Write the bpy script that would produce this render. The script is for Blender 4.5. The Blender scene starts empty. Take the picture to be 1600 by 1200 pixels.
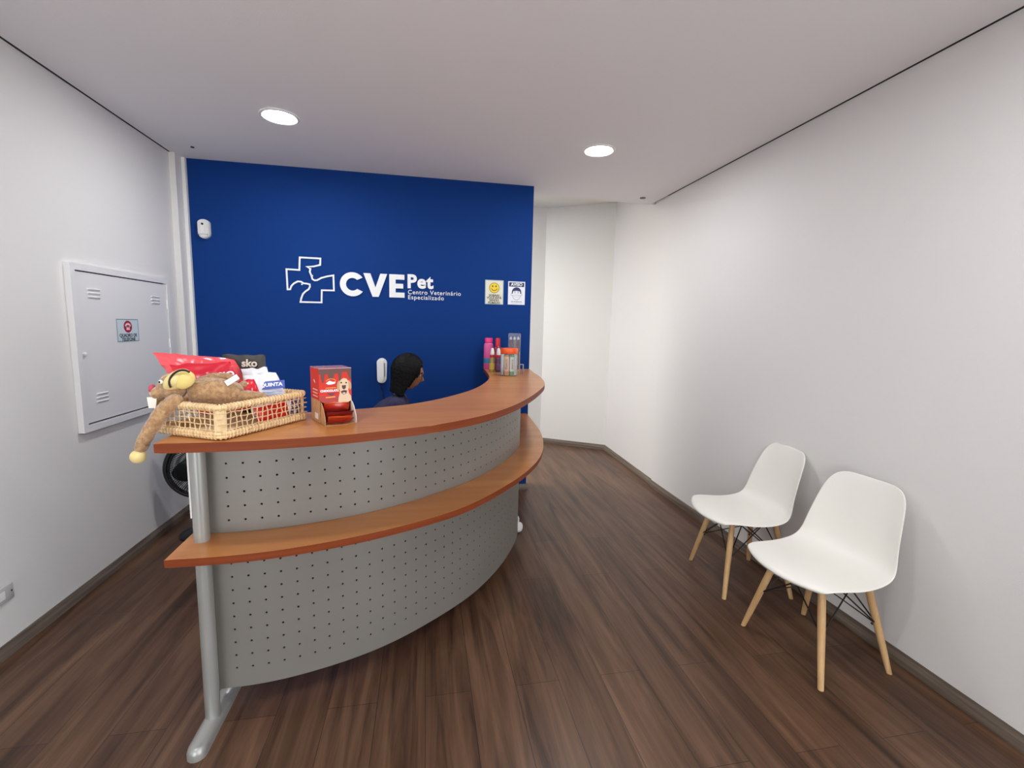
import bpy, bmesh, math, random
from mathutils import Vector, Matrix, noise
random.seed(7)
C = bpy.context.scene.collection
PI = math.pi
scene = bpy.context.scene

# ------------------------------------------------------------------ camera
EYE = 1.48
yaw, pitch, roll = 0.18770597, 0.12318157, 0.02289686
cy, sy, cp, sp, cr, sr = math.cos(yaw), math.sin(yaw), math.cos(pitch), math.sin(pitch), math.cos(roll), math.sin(roll)
fw = Vector((sy*cp, cy*cp, -sp)); rt = Vector((cy, -sy, 0)); up = rt.cross(fw)
r2 = cr*rt + sr*up; u2 = -sr*rt + cr*up
cam_data = bpy.data.cameras.new('camera'); cam = bpy.data.objects.new('camera', cam_data); C.objects.link(cam)
cam_data.sensor_fit = 'HORIZONTAL'; cam_data.sensor_width = 36.0; cam_data.lens = 36.0*721.235/1600
cam_data.clip_start = 0.05
M = Matrix((r2, u2, -fw)).transposed().to_4x4(); M.translation = Vector((0, 0, EYE)); cam.matrix_world = M
scene.camera = cam

# ------------------------------------------------------------------ world, exposure
world = bpy.data.worlds.new('world'); scene.world = world; world.use_nodes = True
world.node_tree.nodes['Background'].inputs[0].default_value = (0.90, 0.97, 1.0, 1)
world.node_tree.nodes['Background'].inputs[1].default_value = 5.2
scene.view_settings.view_transform = 'Standard'; scene.view_settings.look = 'None'
scene.view_settings.gamma = 1.0; scene.view_settings.use_curve_mapping = False
scene.view_settings.exposure = -0.09
LAMP = 200.0        # radiance of the ceiling downlights
HALL = 44.0        # radiance of the hall's ceiling panel

# ------------------------------------------------------------------ room numbers
XL, XR, H, YB = -1.797, 2.123, 2.663, 3.977      # left wall, right wall, ceiling, blue wall
HH = 2.935                                       # hall ceiling
YC = 4.217                                       # edge of the reception ceiling
YR = -2.2                                        # wall behind the camera
ZT, ZS = 1.115, 0.715                            # counter top, lower shelf

# ------------------------------------------------------------------ materials
def srgb(r, g, b):
    f = lambda c: (c/255/12.92 if c/255 <= .04045 else ((c/255+.055)/1.055)**2.4)
    return (f(r), f(g), f(b), 1)
def mat(name, col, rough=.5, metal=0, spec=.5, bump=None, var=None, emit=None, trans=0, alpha=None, coat=0, sheen=0):
    m = bpy.data.materials.new(name); m.use_nodes = True
    nt = m.node_tree; n = nt.nodes; b = n['Principled BSDF']
    b.inputs['Base Color'].default_value = col; b.inputs['Roughness'].default_value = rough
    b.inputs['Metallic'].default_value = metal; b.inputs['Specular IOR Level'].default_value = spec
    b.inputs['Transmission Weight'].default_value = trans; b.inputs['Coat Weight'].default_value = coat
    b.inputs['Sheen Weight'].default_value = sheen
    if emit: b.inputs['Emission Color'].default_value = emit[0]; b.inputs['Emission Strength'].default_value = emit[1]
    if alpha is not None: b.inputs['Alpha'].default_value = alpha
    if bump or var:
        tc = n.new('ShaderNodeTexCoord')
    if bump:                                      # (scale, strength, detail)
        t = n.new('ShaderNodeTexNoise'); t.inputs['Scale'].default_value = bump[0]; t.inputs['Detail'].default_value = bump[2] if len(bump) > 2 else 3
        nt.links.new(tc.outputs['Object'], t.inputs['Vector'])
        bp = n.new('ShaderNodeBump'); bp.inputs['Strength'].default_value = bump[1]; bp.inputs['Distance'].default_value = .01
        nt.links.new(t.outputs['Fac'], bp.inputs['Height']); nt.links.new(bp.outputs['Normal'], b.inputs['Normal'])
    if var:                                       # (scale, other colour, low, high)
        t = n.new('ShaderNodeTexNoise'); t.inputs['Scale'].default_value = var[0]; t.inputs['Detail'].default_value = 4
        nt.links.new(tc.outputs['Object'], t.inputs['Vector'])
        r = n.new('ShaderNodeValToRGB'); r.color_ramp.elements[0].color = col; r.color_ramp.elements[1].color = var[1]
        r.color_ramp.elements[0].position = var[2]; r.color_ramp.elements[1].position = var[3]
        nt.links.new(t.outputs['Fac'], r.inputs['Fac']); nt.links.new(r.outputs['Color'], b.inputs['Base Color'])
    return m
def grain_mat(name, c1, c2, rough, scale, axis_rot=0, coat=0, c3=None):
    m = bpy.data.materials.new(name); m.use_nodes = True; nt = m.node_tree; n = nt.nodes; b = n['Principled BSDF']
    tc = n.new('ShaderNodeTexCoord'); mp = n.new('ShaderNodeMapping'); nt.links.new(tc.outputs['Object'], mp.inputs['Vector'])
    mp.inputs['Scale'].default_value = scale; mp.inputs['Rotation'].default_value = (0, 0, axis_rot)
    t = n.new('ShaderNodeTexNoise'); t.inputs['Scale'].default_value = 1; t.inputs['Detail'].default_value = 6; t.inputs['Roughness'].default_value = .6
    nt.links.new(mp.outputs['Vector'], t.inputs['Vector'])
    r = n.new('ShaderNodeValToRGB'); e = r.color_ramp.elements
    e[0].position = .3; e[0].color = c1; e[1].position = .7; e[1].color = c2
    if c3: x = e.new(.5); x.color = c3
    nt.links.new(t.outputs['Fac'], r.inputs['Fac']); nt.links.new(r.outputs['Color'], b.inputs['Base Color'])
    b.inputs['Roughness'].default_value = rough; b.inputs['Coat Weight'].default_value = coat; b.inputs['Coat Roughness'].default_value = .07
    return m
def floor_mat():
    m = bpy.data.materials.new('floor_planks'); m.use_nodes = True; nt = m.node_tree; n = nt.nodes; b = n['Principled BSDF']
    tc = n.new('ShaderNodeTexCoord'); mp = n.new('ShaderNodeMapping'); nt.links.new(tc.outputs['Object'], mp.inputs['Vector'])
    mp.inputs['Rotation'].default_value = (0, 0, PI/2)
    br = n.new('ShaderNodeTexBrick'); nt.links.new(mp.outputs['Vector'], br.inputs['Vector'])
    br.offset = .37; br.inputs['Scale'].default_value = 1; br.inputs['Brick Width'].default_value = 1.25; br.inputs['Row Height'].default_value = .185
    br.inputs['Mortar Size'].default_value = .0012; br.inputs['Mortar Smooth'].default_value = .3
    br.inputs['Color1'].default_value = (.30, .30, .30, 1); br.inputs['Color2'].default_value = (.70, .70, .70, 1); br.inputs['Mortar'].default_value = (0, 0, 0, 1)
    mp2 = n.new('ShaderNodeMapping'); nt.links.new(tc.outputs['Object'], mp2.inputs['Vector']); mp2.inputs['Scale'].default_value = (17, 1.1, 1)
    t = n.new('ShaderNodeTexNoise'); t.inputs['Scale'].default_value = 1; t.inputs['Detail'].default_value = 7; t.inputs['Roughness'].default_value = .65; t.inputs['Distortion'].default_value = .6
    nt.links.new(mp2.outputs['Vector'], t.inputs['Vector'])
    mx = n.new('ShaderNodeMath'); mx.operation = 'MULTIPLY_ADD'; mx.inputs[1].default_value = .22
    nt.links.new(br.outputs['Color'], mx.inputs[0]); nt.links.new(t.outputs['Fac'], mx.inputs[2])
    r = n.new('ShaderNodeValToRGB'); e = r.color_ramp.elements
    e[0].position = .43; e[0].color = srgb(52, 34, 24); e[1].position = .82; e[1].color = srgb(112, 82, 62)
    x = e.new(.56); x.color = srgb(80, 55, 40)
    nt.links.new(mx.outputs[0], r.inputs['Fac'])
    mul = n.new('ShaderNodeMixRGB'); mul.blend_type = 'MIX'; nt.links.new(br.outputs['Fac'], mul.inputs['Fac'])
    nt.links.new(r.outputs['Color'], mul.inputs['Color1']); mul.inputs['Color2'].default_value = srgb(38, 26, 21)
    nt.links.new(mul.outputs['Color'], b.inputs['Base Color'])
    b.inputs['Roughness'].default_value = .36; b.inputs['Specular IOR Level'].default_value = .36
    bp = n.new('ShaderNodeBump'); bp.inputs['Strength'].default_value = .12; bp.inputs['Distance'].default_value = .004
    nt.links.new(t.outputs['Fac'], bp.inputs['Height']); nt.links.new(bp.outputs['Normal'], b.inputs['Normal'])
    return m

WALL = mat('wall_paint', srgb(227, 223, 221), .75, bump=(260, .12, 2))
HALLP = mat('hall_paint', srgb(232, 229, 221), .75, bump=(260, .1, 2))
CEIL = mat('ceiling_paint', srgb(236, 232, 233), .85, bump=(200, .08, 2))
BLUE = mat('blue_paint', srgb(2, 52, 122), .75, 0, .2, bump=(260, .1, 2))
FLOOR = floor_mat()
BASE = grain_mat('baseboard_wood', srgb(84, 72, 64), srgb(134, 120, 106), .45, (2, 2, 60))
GAPSHADE = mat('gap_shade', srgb(40, 37, 38), .9)  # dark colour standing in for the shade inside narrow gaps
WOOD = grain_mat('cherry_laminate', srgb(172, 108, 54), srgb(196, 132, 74), .34, (1.5, 11, 11), -.35, .12, srgb(185, 120, 63))
EDGE = grain_mat('cherry_edge', srgb(112, 48, 20), srgb(128, 60, 28), .5, (3, 3, 60))
EDGE.node_tree.nodes['Principled BSDF'].inputs['Specular IOR Level'].default_value = .2
STEEL = mat('grey_painted_steel', srgb(135, 130, 124), .46, .35, .5)
POST = mat('silver_paint', srgb(168, 167, 164), .33, .45, .5)
DARK = mat('dark_inside', srgb(30, 29, 30), .8)
WHITE = mat('white_plastic', srgb(236, 234, 232), .35)
SHELL = mat('chair_polypropylene', srgb(238, 234, 226), .42, bump=(900, .03, 2))
BEECH = grain_mat('beech', srgb(196, 150, 100), srgb(222, 184, 134), .5, (30, 30, 3))
BLACK = mat('black_metal', srgb(22, 20, 22), .45)
BLACKP = mat('black_plastic', srgb(18, 18, 20), .3)
LETTER = mat('white_letter', srgb(240, 240, 242), .4)
WICKER = mat('wicker', srgb(232, 204, 160), .6, var=(60, srgb(214, 176, 126), .35, .7))
INK = mat('black_ink', srgb(34, 32, 34), .5)
NAVY = mat('navy_ink', srgb(24, 34, 84), .5)
CABINET = mat('cabinet_grey', srgb(230, 227, 227), .5, bump=(300, .08, 2))

# ------------------------------------------------------------------ mesh helpers
def xf(bm, geom, m):
    bmesh.ops.transform(bm, matrix=m, verts=geom)
def box(bm, c, s, rot=None, bevel=0, seg=2):
    r = bmesh.ops.create_cube(bm, size=1)
    vs = r['verts']; m = Matrix.Diagonal((*s, 1))
    bmesh.ops.transform(bm, matrix=m, verts=vs)
    if bevel:
        es = list({e for v in vs for e in v.link_edges})
        o = bmesh.ops.bevel(bm, geom=es, offset=bevel, segments=seg, affect='EDGES', profile=.5)
        vs = list({v for f in o['faces'] for v in f.verts} | {v for v in vs if v.is_valid})
    mm = Matrix.Translation(c)
    if rot is not None: mm = mm @ rot
    bmesh.ops.transform(bm, matrix=mm, verts=vs); return vs
def frame(t):
    t = t.normalized(); a = Vector((0, 0, 1)) if abs(t.z) < .9 else Vector((1, 0, 0))
    u = t.cross(a).normalized(); return u, t.cross(u).normalized()
def tube(bm, pts, r, seg=8, closed=False, cap=True):
    pts = [Vector(p) for p in pts]; n = len(pts)
    rr = r if isinstance(r, (list, tuple)) else [r]*n
    rings = []; u = None
    for i, p in enumerate(pts):
        if closed: t = pts[(i+1) % n]-pts[i-1]
        else: t = pts[min(i+1, n-1)]-pts[max(i-1, 0)]
        t = t.normalized()
        if u is None: u, v = frame(t)
        else:
            u = (u-t*u.dot(t))
            if u.length < 1e-6: u, v = frame(t)
            u = u.normalized(); v = t.cross(u)
        rings.append([bm.verts.new(p+rr[i]*(math.cos(2*PI*k/seg)*u+math.sin(2*PI*k/seg)*v)) for k in range(seg)])
    for i in range(n if closed else n-1):
        a, b = rings[i], rings[(i+1) % n]
        if closed and i == n-1:                   # align the twist
            best = min(range(seg), key=lambda s: sum((a[k].co-b[(k+s) % seg].co).length for k in range(seg)))
            b = [b[(k+best) % seg] for k in range(seg)]
        for k in range(seg): bm.faces.new((a[k], a[(k+1) % seg], b[(k+1) % seg], b[k]))
    if cap and not closed:
        bm.faces.new(rings[0][::-1]); bm.faces.new(rings[-1])
    return [v for q in rings for v in q]
def lathe(bm, prof, seg=32, m=None, close_top=True, close_bot=True):
    rings = []
    for r, z in prof:
        rings.append([bm.verts.new((r*math.cos(2*PI*k/seg), r*math.sin(2*PI*k/seg), z)) for k in range(seg)])
    for a, b in zip(rings, rings[1:]):
        for k in range(seg): bm.faces.new((a[k], a[(k+1) % seg], b[(k+1) % seg], b[k]))
    if close_bot: bm.faces.new(rings[0][::-1])
    if close_top: bm.faces.new(rings[-1])
    vs = [v for q in rings for v in q]
    if m is not None: bmesh.ops.transform(bm, matrix=m, verts=vs)
    return vs
def ball(bm, c, s, m=None, u=20, v=14):
    r = bmesh.ops.create_uvsphere(bm, u_segments=u, v_segments=v, radius=1)
    s = (s, s, s) if not isinstance(s, (tuple, list)) else s
    mm = Matrix.Translation(c) @ (m if m is not None else Matrix()) @ Matrix.Diagonal((*s, 1))
    bmesh.ops.transform(bm, matrix=mm, verts=r['verts']); return r['verts']
def prism(bm, poly, d0, d1, m=None):
    """polygon in local xy extruded from z=d0 to z=d1"""
    a = [bm.verts.new((x, y, d0)) for x, y in poly]; b = [bm.verts.new((x, y, d1)) for x, y in poly]; n = len(poly)
    bm.faces.new(a[::-1]); bm.faces.new(b)
    for i in range(n): bm.faces.new((a[i], a[(i+1) % n], b[(i+1) % n], b[i]))
    vs = a+b
    if m is not None: bmesh.ops.transform(bm, matrix=m, verts=vs)
    return vs
def finish(name, bm, mats, parent=None, smooth=False, angle=None):
    bmesh.ops.recalc_face_normals(bm, faces=bm.faces[:])
    me = bpy.data.meshes.new(name); bm.to_mesh(me); bm.free()
    return link(name, me, mats, parent, smooth, angle)
def link(name, me, mats, parent=None, smooth=False, angle=40):
    if len(me.materials): me.materials.clear()
    for m in (mats if isinstance(mats, (list, tuple)) else [mats]): me.materials.append(m)
    if smooth:
        me.polygons.foreach_set('use_smooth', [True]*len(me.polygons))
        try: me.set_sharp_from_angle(angle=math.radians(angle or 40))
        except Exception: pass
    o = bpy.data.objects.new(name, me); C.objects.link(o)
    if parent: o.parent = parent
    return o
def tag(o, label, cat, group=None):
    o['label'] = label; o['category'] = cat
    if group: o['group'] = group
    return o
def thing(name, label, cat, loc=(0, 0, 0), rotz=0, group=None):
    o = bpy.data.objects.new(name, None); C.objects.link(o); o.empty_display_size = .05
    o.location = loc; o.rotation_euler = (0, 0, rotz); return tag(o, label, cat, group)
def struct(o): o['kind'] = 'structure'; return o
def modmesh(o, name=None):
    """mesh of an object with its modifiers applied"""
    dg = bpy.context.evaluated_depsgraph_get(); dg.update()
    me = bpy.data.meshes.new_from_object(o.evaluated_get(dg)); return me
def bake(o):
    me = modmesh(o); old = o.data; ms = list(old.materials); o.modifiers.clear(); o.data = me; me.name = o.name
    me.materials.clear()
    for m in ms: me.materials.append(m)
    me.polygons.foreach_set('use_smooth', [True]*len(me.polygons)); return o
def text_bm(bm, s, size, m, thick=.0006, bold=0, align='CENTER', mi=0, spacing=1.0):
    cu = bpy.data.curves.new('t', 'FONT'); cu.body = s; cu.size = size; cu.extrude = thick; cu.offset = bold; cu.align_x = align; cu.align_y = 'CENTER'
    cu.space_character = spacing; cu.resolution_u = 4
    ob = bpy.data.objects.new('t', cu); C.objects.link(ob)
    me = modmesh(ob); bpy.data.objects.remove(ob); bpy.data.curves.remove(cu)
    n0 = len(bm.verts); f0 = len(bm.faces); bm.from_mesh(me); bpy.data.meshes.remove(me)
    bm.verts.ensure_lookup_table(); bm.faces.ensure_lookup_table()
    bmesh.ops.transform(bm, matrix=m, verts=bm.verts[n0:])
    for f in bm.faces[f0:]: f.material_index = mi
# wall frames: local x to the right as seen, local y up, local z out of the wall
def on_back(x, z, y=YB): return Matrix(((1, 0, 0, x), (0, 0, -1, y), (0, 1, 0, z), (0, 0, 0, 1)))
def on_left(y, z, x=XL): return Matrix(((0, 0, 1, x), (1, 0, 0, y), (0, 1, 0, z), (0, 0, 0, 1)))
def arc(cx, cy_, r, a0, a1, n, ry=None):
    ry = ry or r
    return [(cx+r*math.cos(a0+(a1-a0)*i/n), cy_+ry*math.sin(a0+(a1-a0)*i/n)) for i in range(n+1)]
def disc(cx, cy_, r, ry=None, n=24): return arc(cx, cy_, r, 0, 2*PI*(n-1)/n, n-1, ry)
def catmull(P, n=8):
    P = [Vector(p) for p in P]; out = []
    for i in range(len(P)-1):
        p0 = P[max(i-1, 0)]; p1 = P[i]; p2 = P[i+1]; p3 = P[min(i+2, len(P)-1)]
        for k in range(n):
            t = k/n; out.append(.5*((2*p1)+(p2-p0)*t+(2*p0-5*p1+4*p2-p3)*t*t+(3*p1-p0-3*p2+p3)*t**3))
    out.append(P[-1]); return out
def resample(P, n=None, step=None):
    L = [0]
    for a, b in zip(P, P[1:]): L.append(L[-1]+(b-a).length)
    S = [L[-1]*i/n for i in range(n+1)] if n else [i*step for i in range(int(L[-1]/step)+1)]
    out = []; j = 0
    for s in S:
        while j < len(L)-2 and L[j+1] < s: j += 1
        t = (s-L[j])/max(L[j+1]-L[j], 1e-9); out.append(P[j].lerp(P[j+1], t))
    return out
def smooth_curve(P, n, it=12):
    Q = resample(catmull([(x, y) for x, y in P]), n=n)
    for _ in range(it): Q = [Q[0]]+[Q[i]*.5+(Q[i-1]+Q[i+1])*.25 for i in range(1, len(Q)-1)]+[Q[-1]]
    return resample(Q, n=n)
def offset(P, d):
    out = []
    for i in range(len(P)):
        t = (P[min(i+1, len(P)-1)]-P[max(i-1, 0)]).normalized(); out.append(P[i]+d*Vector((-t.y, t.x)))
    return out

# ------------------------------------------------------------------ the room
def wallbox(name, x0, x1, y0, y1, z0, z1, m):
    bm = bmesh.new(); box(bm, ((x0+x1)/2, (y0+y1)/2, (z0+z1)/2), (x1-x0, y1-y0, z1-z0)); return struct(finish(name, bm, m))
wallbox('floor', -3.6, 3.2, YR-.2, 6.6, -.1, 0, FLOOR)
wallbox('wall_left', XL-.12, XL, YR, YB, 0, 2.76, WALL)
wallbox('wall_right', XR, XR+.12, .1, 3.94, 0, 2.76, WALL)
wallbox('wall_right_front', XR, XR+.12, YR, .1, 2.42, 2.76, WALL)             # unseen opening added below this to light the left wall
wallbox('wall_rear', XL-.12, XR+.12, YR-.12, YR, 2.3, 2.76, WALL)
wallbox('wall_rear_right', -.1, XR+.12, YR-.12, YR, 0, 2.3, WALL)             # unseen opening added left of this to let in fill light
wallbox('wall_back', -1.733, .906, YB, 4.2, 0, 3.0, BLUE)
wallbox('ceiling', XL+.0145, XR-.0145, YR, YC, H, H+.05, CEIL)
wallbox('gap_dark_board', XL-.1, XR+.1, YR, YC, H+.06, H+.10, GAPSHADE)               # dark board added above the ceiling to keep its edge gaps dark
wallbox('gap_shade_left', XL, XL+.0145, YR, 3.862, H, H+.055, GAPSHADE)                # dark strips filling the wall gaps, gap shade put into their colour
wallbox('gap_shade_right', XR-.0145, XR, YR, 3.94, H, H+.055, GAPSHADE)  # right-hand strip, its gap shade painted the same way
wallbox('trim_1', XL, -1.757, 3.862, YB+.2, 0, H+.05, WALL)                  # corner pilaster
wallbox('trim_2', -1.7565, -1.7335, 3.95, YB+.2, 0, H-.002, WHITE)           # white edge strip beside the blue
def slantwall(name, a, b, z1, m, t=.12):
    a = Vector(a); b = Vector(b); d = (b-a).normalized(); nrm = Vector((-d.y, d.x))
    if nrm.dot(Vector((0, 3))-a) > 0: nrm = -nrm
    bm = bmesh.new(); prism(bm, [tuple(a), tuple(b), tuple(b+nrm*t), tuple(a+nrm*t)], 0, z1); return struct(finish(name, bm, m))
HR0, HR1, HF1 = (2.137, 3.942), (2.181, 5.25), (1.47, 5.705)
slantwall('wall_hall_right', HR0, HR1, HH, WALL)
slantwall('wall_hall_far', HR1, HF1, HH, HALLP)
slantwall('wall_hall_back', HF1, (-3.4, 5.705), HH, HALLP)
wallbox('wall_hall_left', -3.5, -3.4, 4.2, 5.705, 0, HH, HALLP)
wallbox('wall_hall_front', -3.4, -1.7335, 4.2, 4.3, 0, HH, HALLP)
wallbox('ceiling_hall', -3.5, 2.3, YC+.03, 5.9, HH, HH+.06, HALLP)
wallbox('trim_4', XL, XR+.14, YC, YC+.03, H, 3.0, HALLP)                      # fascia of the dropped ceiling
def baseboard(name, a, b, h=.061, t=.013, side=1):
    a = Vector(a); b = Vector(b); d = (b-a).normalized(); nrm = Vector((-d.y, d.x))*side
    prof = [(0, 0), (t, 0), (t, h*.45), (t*.85, h*.62), (t*.5, h*.9), (t*.4, h), (0, h)]
    bm = bmesh.new(); A = []; B = []
    for o, z in prof:
        A.append(bm.verts.new((*(a+nrm*o), z))); B.append(bm.verts.new((*(b+nrm*o), z)))
    n = len(prof)
    for i in range(n): bm.faces.new((A[i], A[(i+1) % n], B[(i+1) % n], B[i]))
    bm.faces.new(A); bm.faces.new(B[::-1])
    return struct(finish(name, bm, BASE))
baseboard('baseboard_left', (XL, YR), (XL, 3.862), side=-1)
baseboard('baseboard_right', (XR, -.55), (XR, 3.935), side=1)
baseboard('baseboard_hall_right', (HR0[0], HR0[1]+.012), HR1, side=1)
baseboard('baseboard_hall_far', HR1, HF1, side=1)
baseboard('baseboard_back', (.919, YB), (-1.733, YB), side=1)
baseboard('baseboard_back_end', (.906, 4.2), (.906, YB), side=1)

# ------------------------------------------------------------------ lamps
def downlight(x, y, label):
    t = thing('downlight', label, 'ceiling light', (x, y, H), group='recessed ceiling downlights')
    bm = bmesh.new(); lathe(bm, [(.086, -.001), (.092, -.007), (.1, -.008), (.107, -.004), (.108, -.0005)], 48, close_top=False, close_bot=False)
    finish('trim_ring', bm, mat('lamp_ring', srgb(225, 222, 220), .35), t, True)
    bm = bmesh.new(); lathe(bm, [(.0865, -.0015), (.06, -.0035), (.03, -.0045), (.004, -.005)], 48, close_bot=False)
    finish('lens', bm, mat('lamp_glow', (1, 1, 1, 1), .5, emit=((.945, .985, 1, 1), LAMP)), t, True)
    return t
downlight(-.83, 3.06, 'lit round recessed ceiling downlight, the left one above the curved counter')
downlight(1.143, 3.096, 'lit round recessed ceiling downlight, the right one above the walkway floor')
downlight(-.90, .80, 'added unseen round recessed downlight over the left of the waiting floor')  # out of view, added to brighten the left wall and counter front
downlight(1.143, .80, 'added unseen round recessed downlight over the right of the waiting floor')  # its unseen partner, added for more light from the front
def hall_lamp(x, y, sx, sy):
    t = thing('hall_lamp', 'square ceiling lamp in the hall behind the blue wall', 'ceiling light', (x, y, HH))
    bm = bmesh.new(); box(bm, (0, 0, -.02), (sx+.04, sy+.04, .038), bevel=.004); finish('frame', bm, WHITE, t)
    bm = bmesh.new(); box(bm, (0, 0, -.042), (sx, sy, .006)); finish('diffuser', bm, mat('hall_glow', (1, 1, 1, 1), .5, emit=((.98, .98, .94, 1), HALL)), t)
hall_lamp(-.55, 4.95, .9, .9)
bm = bmesh.new(); lathe(bm, [(.012, 0), (.012, -.004), (.008, -.006)], 16, Matrix.Translation((-1.579, 3.72, H)))
tag(finish('ceiling_screw', bm, BLACK), 'tiny dark screw head in the ceiling near the left corner', 'screw')
bm = bmesh.new(); lathe(bm, [(.026, 0), (.026, -.004), (.018, -.006)], 20, Matrix.Translation((1.935, 4.06, H)))
tag(finish('screw_cover', bm, mat('grey_cap', srgb(120, 112, 106), .6)), 'small grey cap in the ceiling near the right corner', 'cap')

# ------------------------------------------------------------------ reception counter
counter = thing('reception_counter', 'curved reception counter with cherry wood top, shelf and grey perforated panels', 'counter')
PAN = smooth_curve([(-.768, 1.757), (-.63, 1.760), (-.52, 1.777), (-.40, 1.81), (-.28, 1.853), (-.16, 1.912), (-.03, 2.0), (.10, 2.105), (.22, 2.215), (.33, 2.35),
                    (.43, 2.50), (.515, 2.66), (.59, 2.83), (.627, 2.98), (.65, 3.2), (.655, 3.4), (.655, 3.6), (.65, 3.95)], 160, 20)
def slab(bm, outer, inner, z0, z1, bev=.0015):
    """board between two plan curves; edge faces get material 1"""
    n = len(outer); V = {}
    for key, crv, z in (('ot', outer, z1), ('ob', outer, z0), ('it', inner, z1), ('ib', inner, z0)):
        V[key] = [bm.verts.new((p.x, p.y, z)) for p in crv]
    for i in range(n-1):
        bm.faces.new((V['ot'][i], V['ot'][i+1], V['it'][i+1], V['it'][i]))
        bm.faces.new((V['ob'][i], V['ib'][i], V['ib'][i+1], V['ob'][i+1]))
        for a, b in (('ot', 'ob'), ('ib', 'it')):
            bm.faces.new((V[a][i], V[b][i], V[b][i+1], V[a][i+1])).material_index = 1
    for i in (0, n-1):
        bm.faces.new((V['ot'][i], V['it'][i], V['ib'][i], V['ob'][i])).material_index = 1
    es = [e for e in bm.edges if len({f.material_index for f in e.link_faces}) == 2]
    if bev: bmesh.ops.bevel(bm, geom=es, offset=bev, segments=2, affect='EDGES')
T_OUT = smooth_curve([(-.785, 1.495), (-.643, 1.495), (-.509, 1.505), (-.331, 1.539), (-.216, 1.573), (-.134, 1.612), (-.01, 1.664), (.091, 1.729), (.252, 1.876), (.403, 2.084),
                      (.523, 2.305), (.634, 2.545), (.768, 2.896), (.838, 3.275), (.869, 3.62), (.905, 3.972)], 150, 10)
T_IN = smooth_curve([(-.806, 1.90), (-.62, 1.925), (-.468, 1.977), (-.281, 2.042), (-.125, 2.113), (-.0125, 2.205), (.116, 2.37), (.2785, 2.66), (.394, 3.0), (.453, 3.266), (.48, 3.544), (.50, 3.972)], 150, 10)
bm = bmesh.new(); slab(bm, T_OUT, T_IN, ZT-.03, ZT); finish('countertop', bm, [WOOD, EDGE], counter, True, 30)
S_OUT = smooth_curve([(-.82, 1.572), (-.663, 1.571), (-.5, 1.588), (-.32, 1.635), (-.195, 1.68), (-.09, 1.728), (.04, 1.80), (.177, 1.895), (.345, 2.077), (.50, 2.28),
                      (.639, 2.519), (.73, 2.75), (.80, 3.02), (.845, 3.30), (.87, 3.604), (.893, 3.972)], 150, 10)
S_IN = offset(PAN, .02); S_IN = resample([Vector((-.826, 1.80))]+S_IN[2:], n=150); S_IN[-1] = Vector((.63, 3.972))
for a, b in ((0, 136), (136, 150)):                  # two boards, seam near the wall
    o_, i_ = S_OUT[a:b+1], S_IN[a:b+1]
    if a: o_ = [o_[0]+Vector((.0, .002))]+o_[1:]; i_ = [i_[0]+Vector((0, .002))]+i_[1:]
    bm = bmesh.new(); slab(bm, o_, i_, ZS-.027, ZS); finish('lower_shelf', bm, [WOOD, EDGE], counter, True, 30)
def perforated(name, z0, z1, rows, s0, step, hole=.0042):
    L = sum((b-a).length for a, b in zip(PAN, PAN[1:]))
    def P(s):
        f = max(0, min(1, s/L))*(len(PAN)-1); i = min(int(f), len(PAN)-2); return PAN[i].lerp(PAN[i+1], f-i)
    ncol = int((L-s0-.03)/step)+1
    sc = [s0+step*k for k in range(ncol)]
    sb = [0, s0-step/2]+[s+step/2 for s in sc]+[L]
    zc = sorted(rows); dz = zc[1]-zc[0]
    zb = [z0, zc[0]-dz/2]+[z+dz/2 for z in zc if z+dz/2 < z1-.004]+[z1]
    bm = bmesh.new(); cache = {}
    def V(s, z):
        k = (round(s, 5), round(z, 5))
        if k not in cache: p = P(s); cache[k] = bm.verts.new((p.x, p.y, z))
        return cache[k]
    for i in range(len(sb)-1):
        for j in range(len(zb)-1):
            a, b, c, d = sb[i], sb[i+1], zb[j], zb[j+1]; m_, n_ = (a+b)/2, (c+d)/2
            ring = [(a, c), (m_, c), (b, c), (b, n_), (b, d), (m_, d), (a, d), (a, n_)]
            hit = [z for z in zc if c < z < d]
            if 1 <= i <= ncol and j >= 1 and hit:
                zz = hit[0]; h = [(m_+hole*math.cos(PI*(1.25+.25*k)), zz+hole*math.sin(PI*(1.25+.25*k))) for k in range(8)]
                for k in range(8):
                    q = (k+1) % 8; bm.faces.new((V(*ring[k]), V(*ring[q]), V(*h[q]), V(*h[k])))
            else: bm.faces.new([V(*r) for r in ring])
    o = finish(name, bm, STEEL, counter, False)
    md = o.modifiers.new('s', 'SOLIDIFY'); md.thickness = .002; md.offset = 1
    return bake_flat(o)
def bake_flat(o):
    me = modmesh(o); ms = list(o.data.materials); o.modifiers.clear(); o.data = me; me.materials.clear()
    for m in ms: me.materials.append(m)
    me.polygons.foreach_set('use_smooth', [True]*len(me.polygons))
    try: me.set_sharp_from_angle(angle=math.radians(35))
    except Exception: pass
    return o
perforated('upper_panel', ZS+.001, ZT-.03, [.762+.0528*k for k in range(6)], .07, .0545)
perforated('lower_panel', .10, ZS-.027, [.179+.0521*k for k in range(10)], .07, .0545)
bk = offset(PAN, .07)                                 # board that backs the perforated sheets
bm = bmesh.new(); slab(bm, bk, offset(PAN, .086), .12, ZT-.031, 0); finish('back_board', bm, [DARK, DARK], counter, True, 30)
wt_o = offset(PAN, .088)[4:-2]; wt_i = offset(PAN, .60)[4:-2]
for i, p in enumerate(wt_i):
    if p.y > 3.96: wt_i[i] = Vector((p.x, 3.96))
bm = bmesh.new(); slab(bm, wt_o, [Vector((max(min(q.x, .12), -.768), min(max(q.y, 2.32), 3.96))) for q in wt_i], .715, .74, 0); finish('worktop', bm, [WOOD, EDGE], counter, True, 30)
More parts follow.
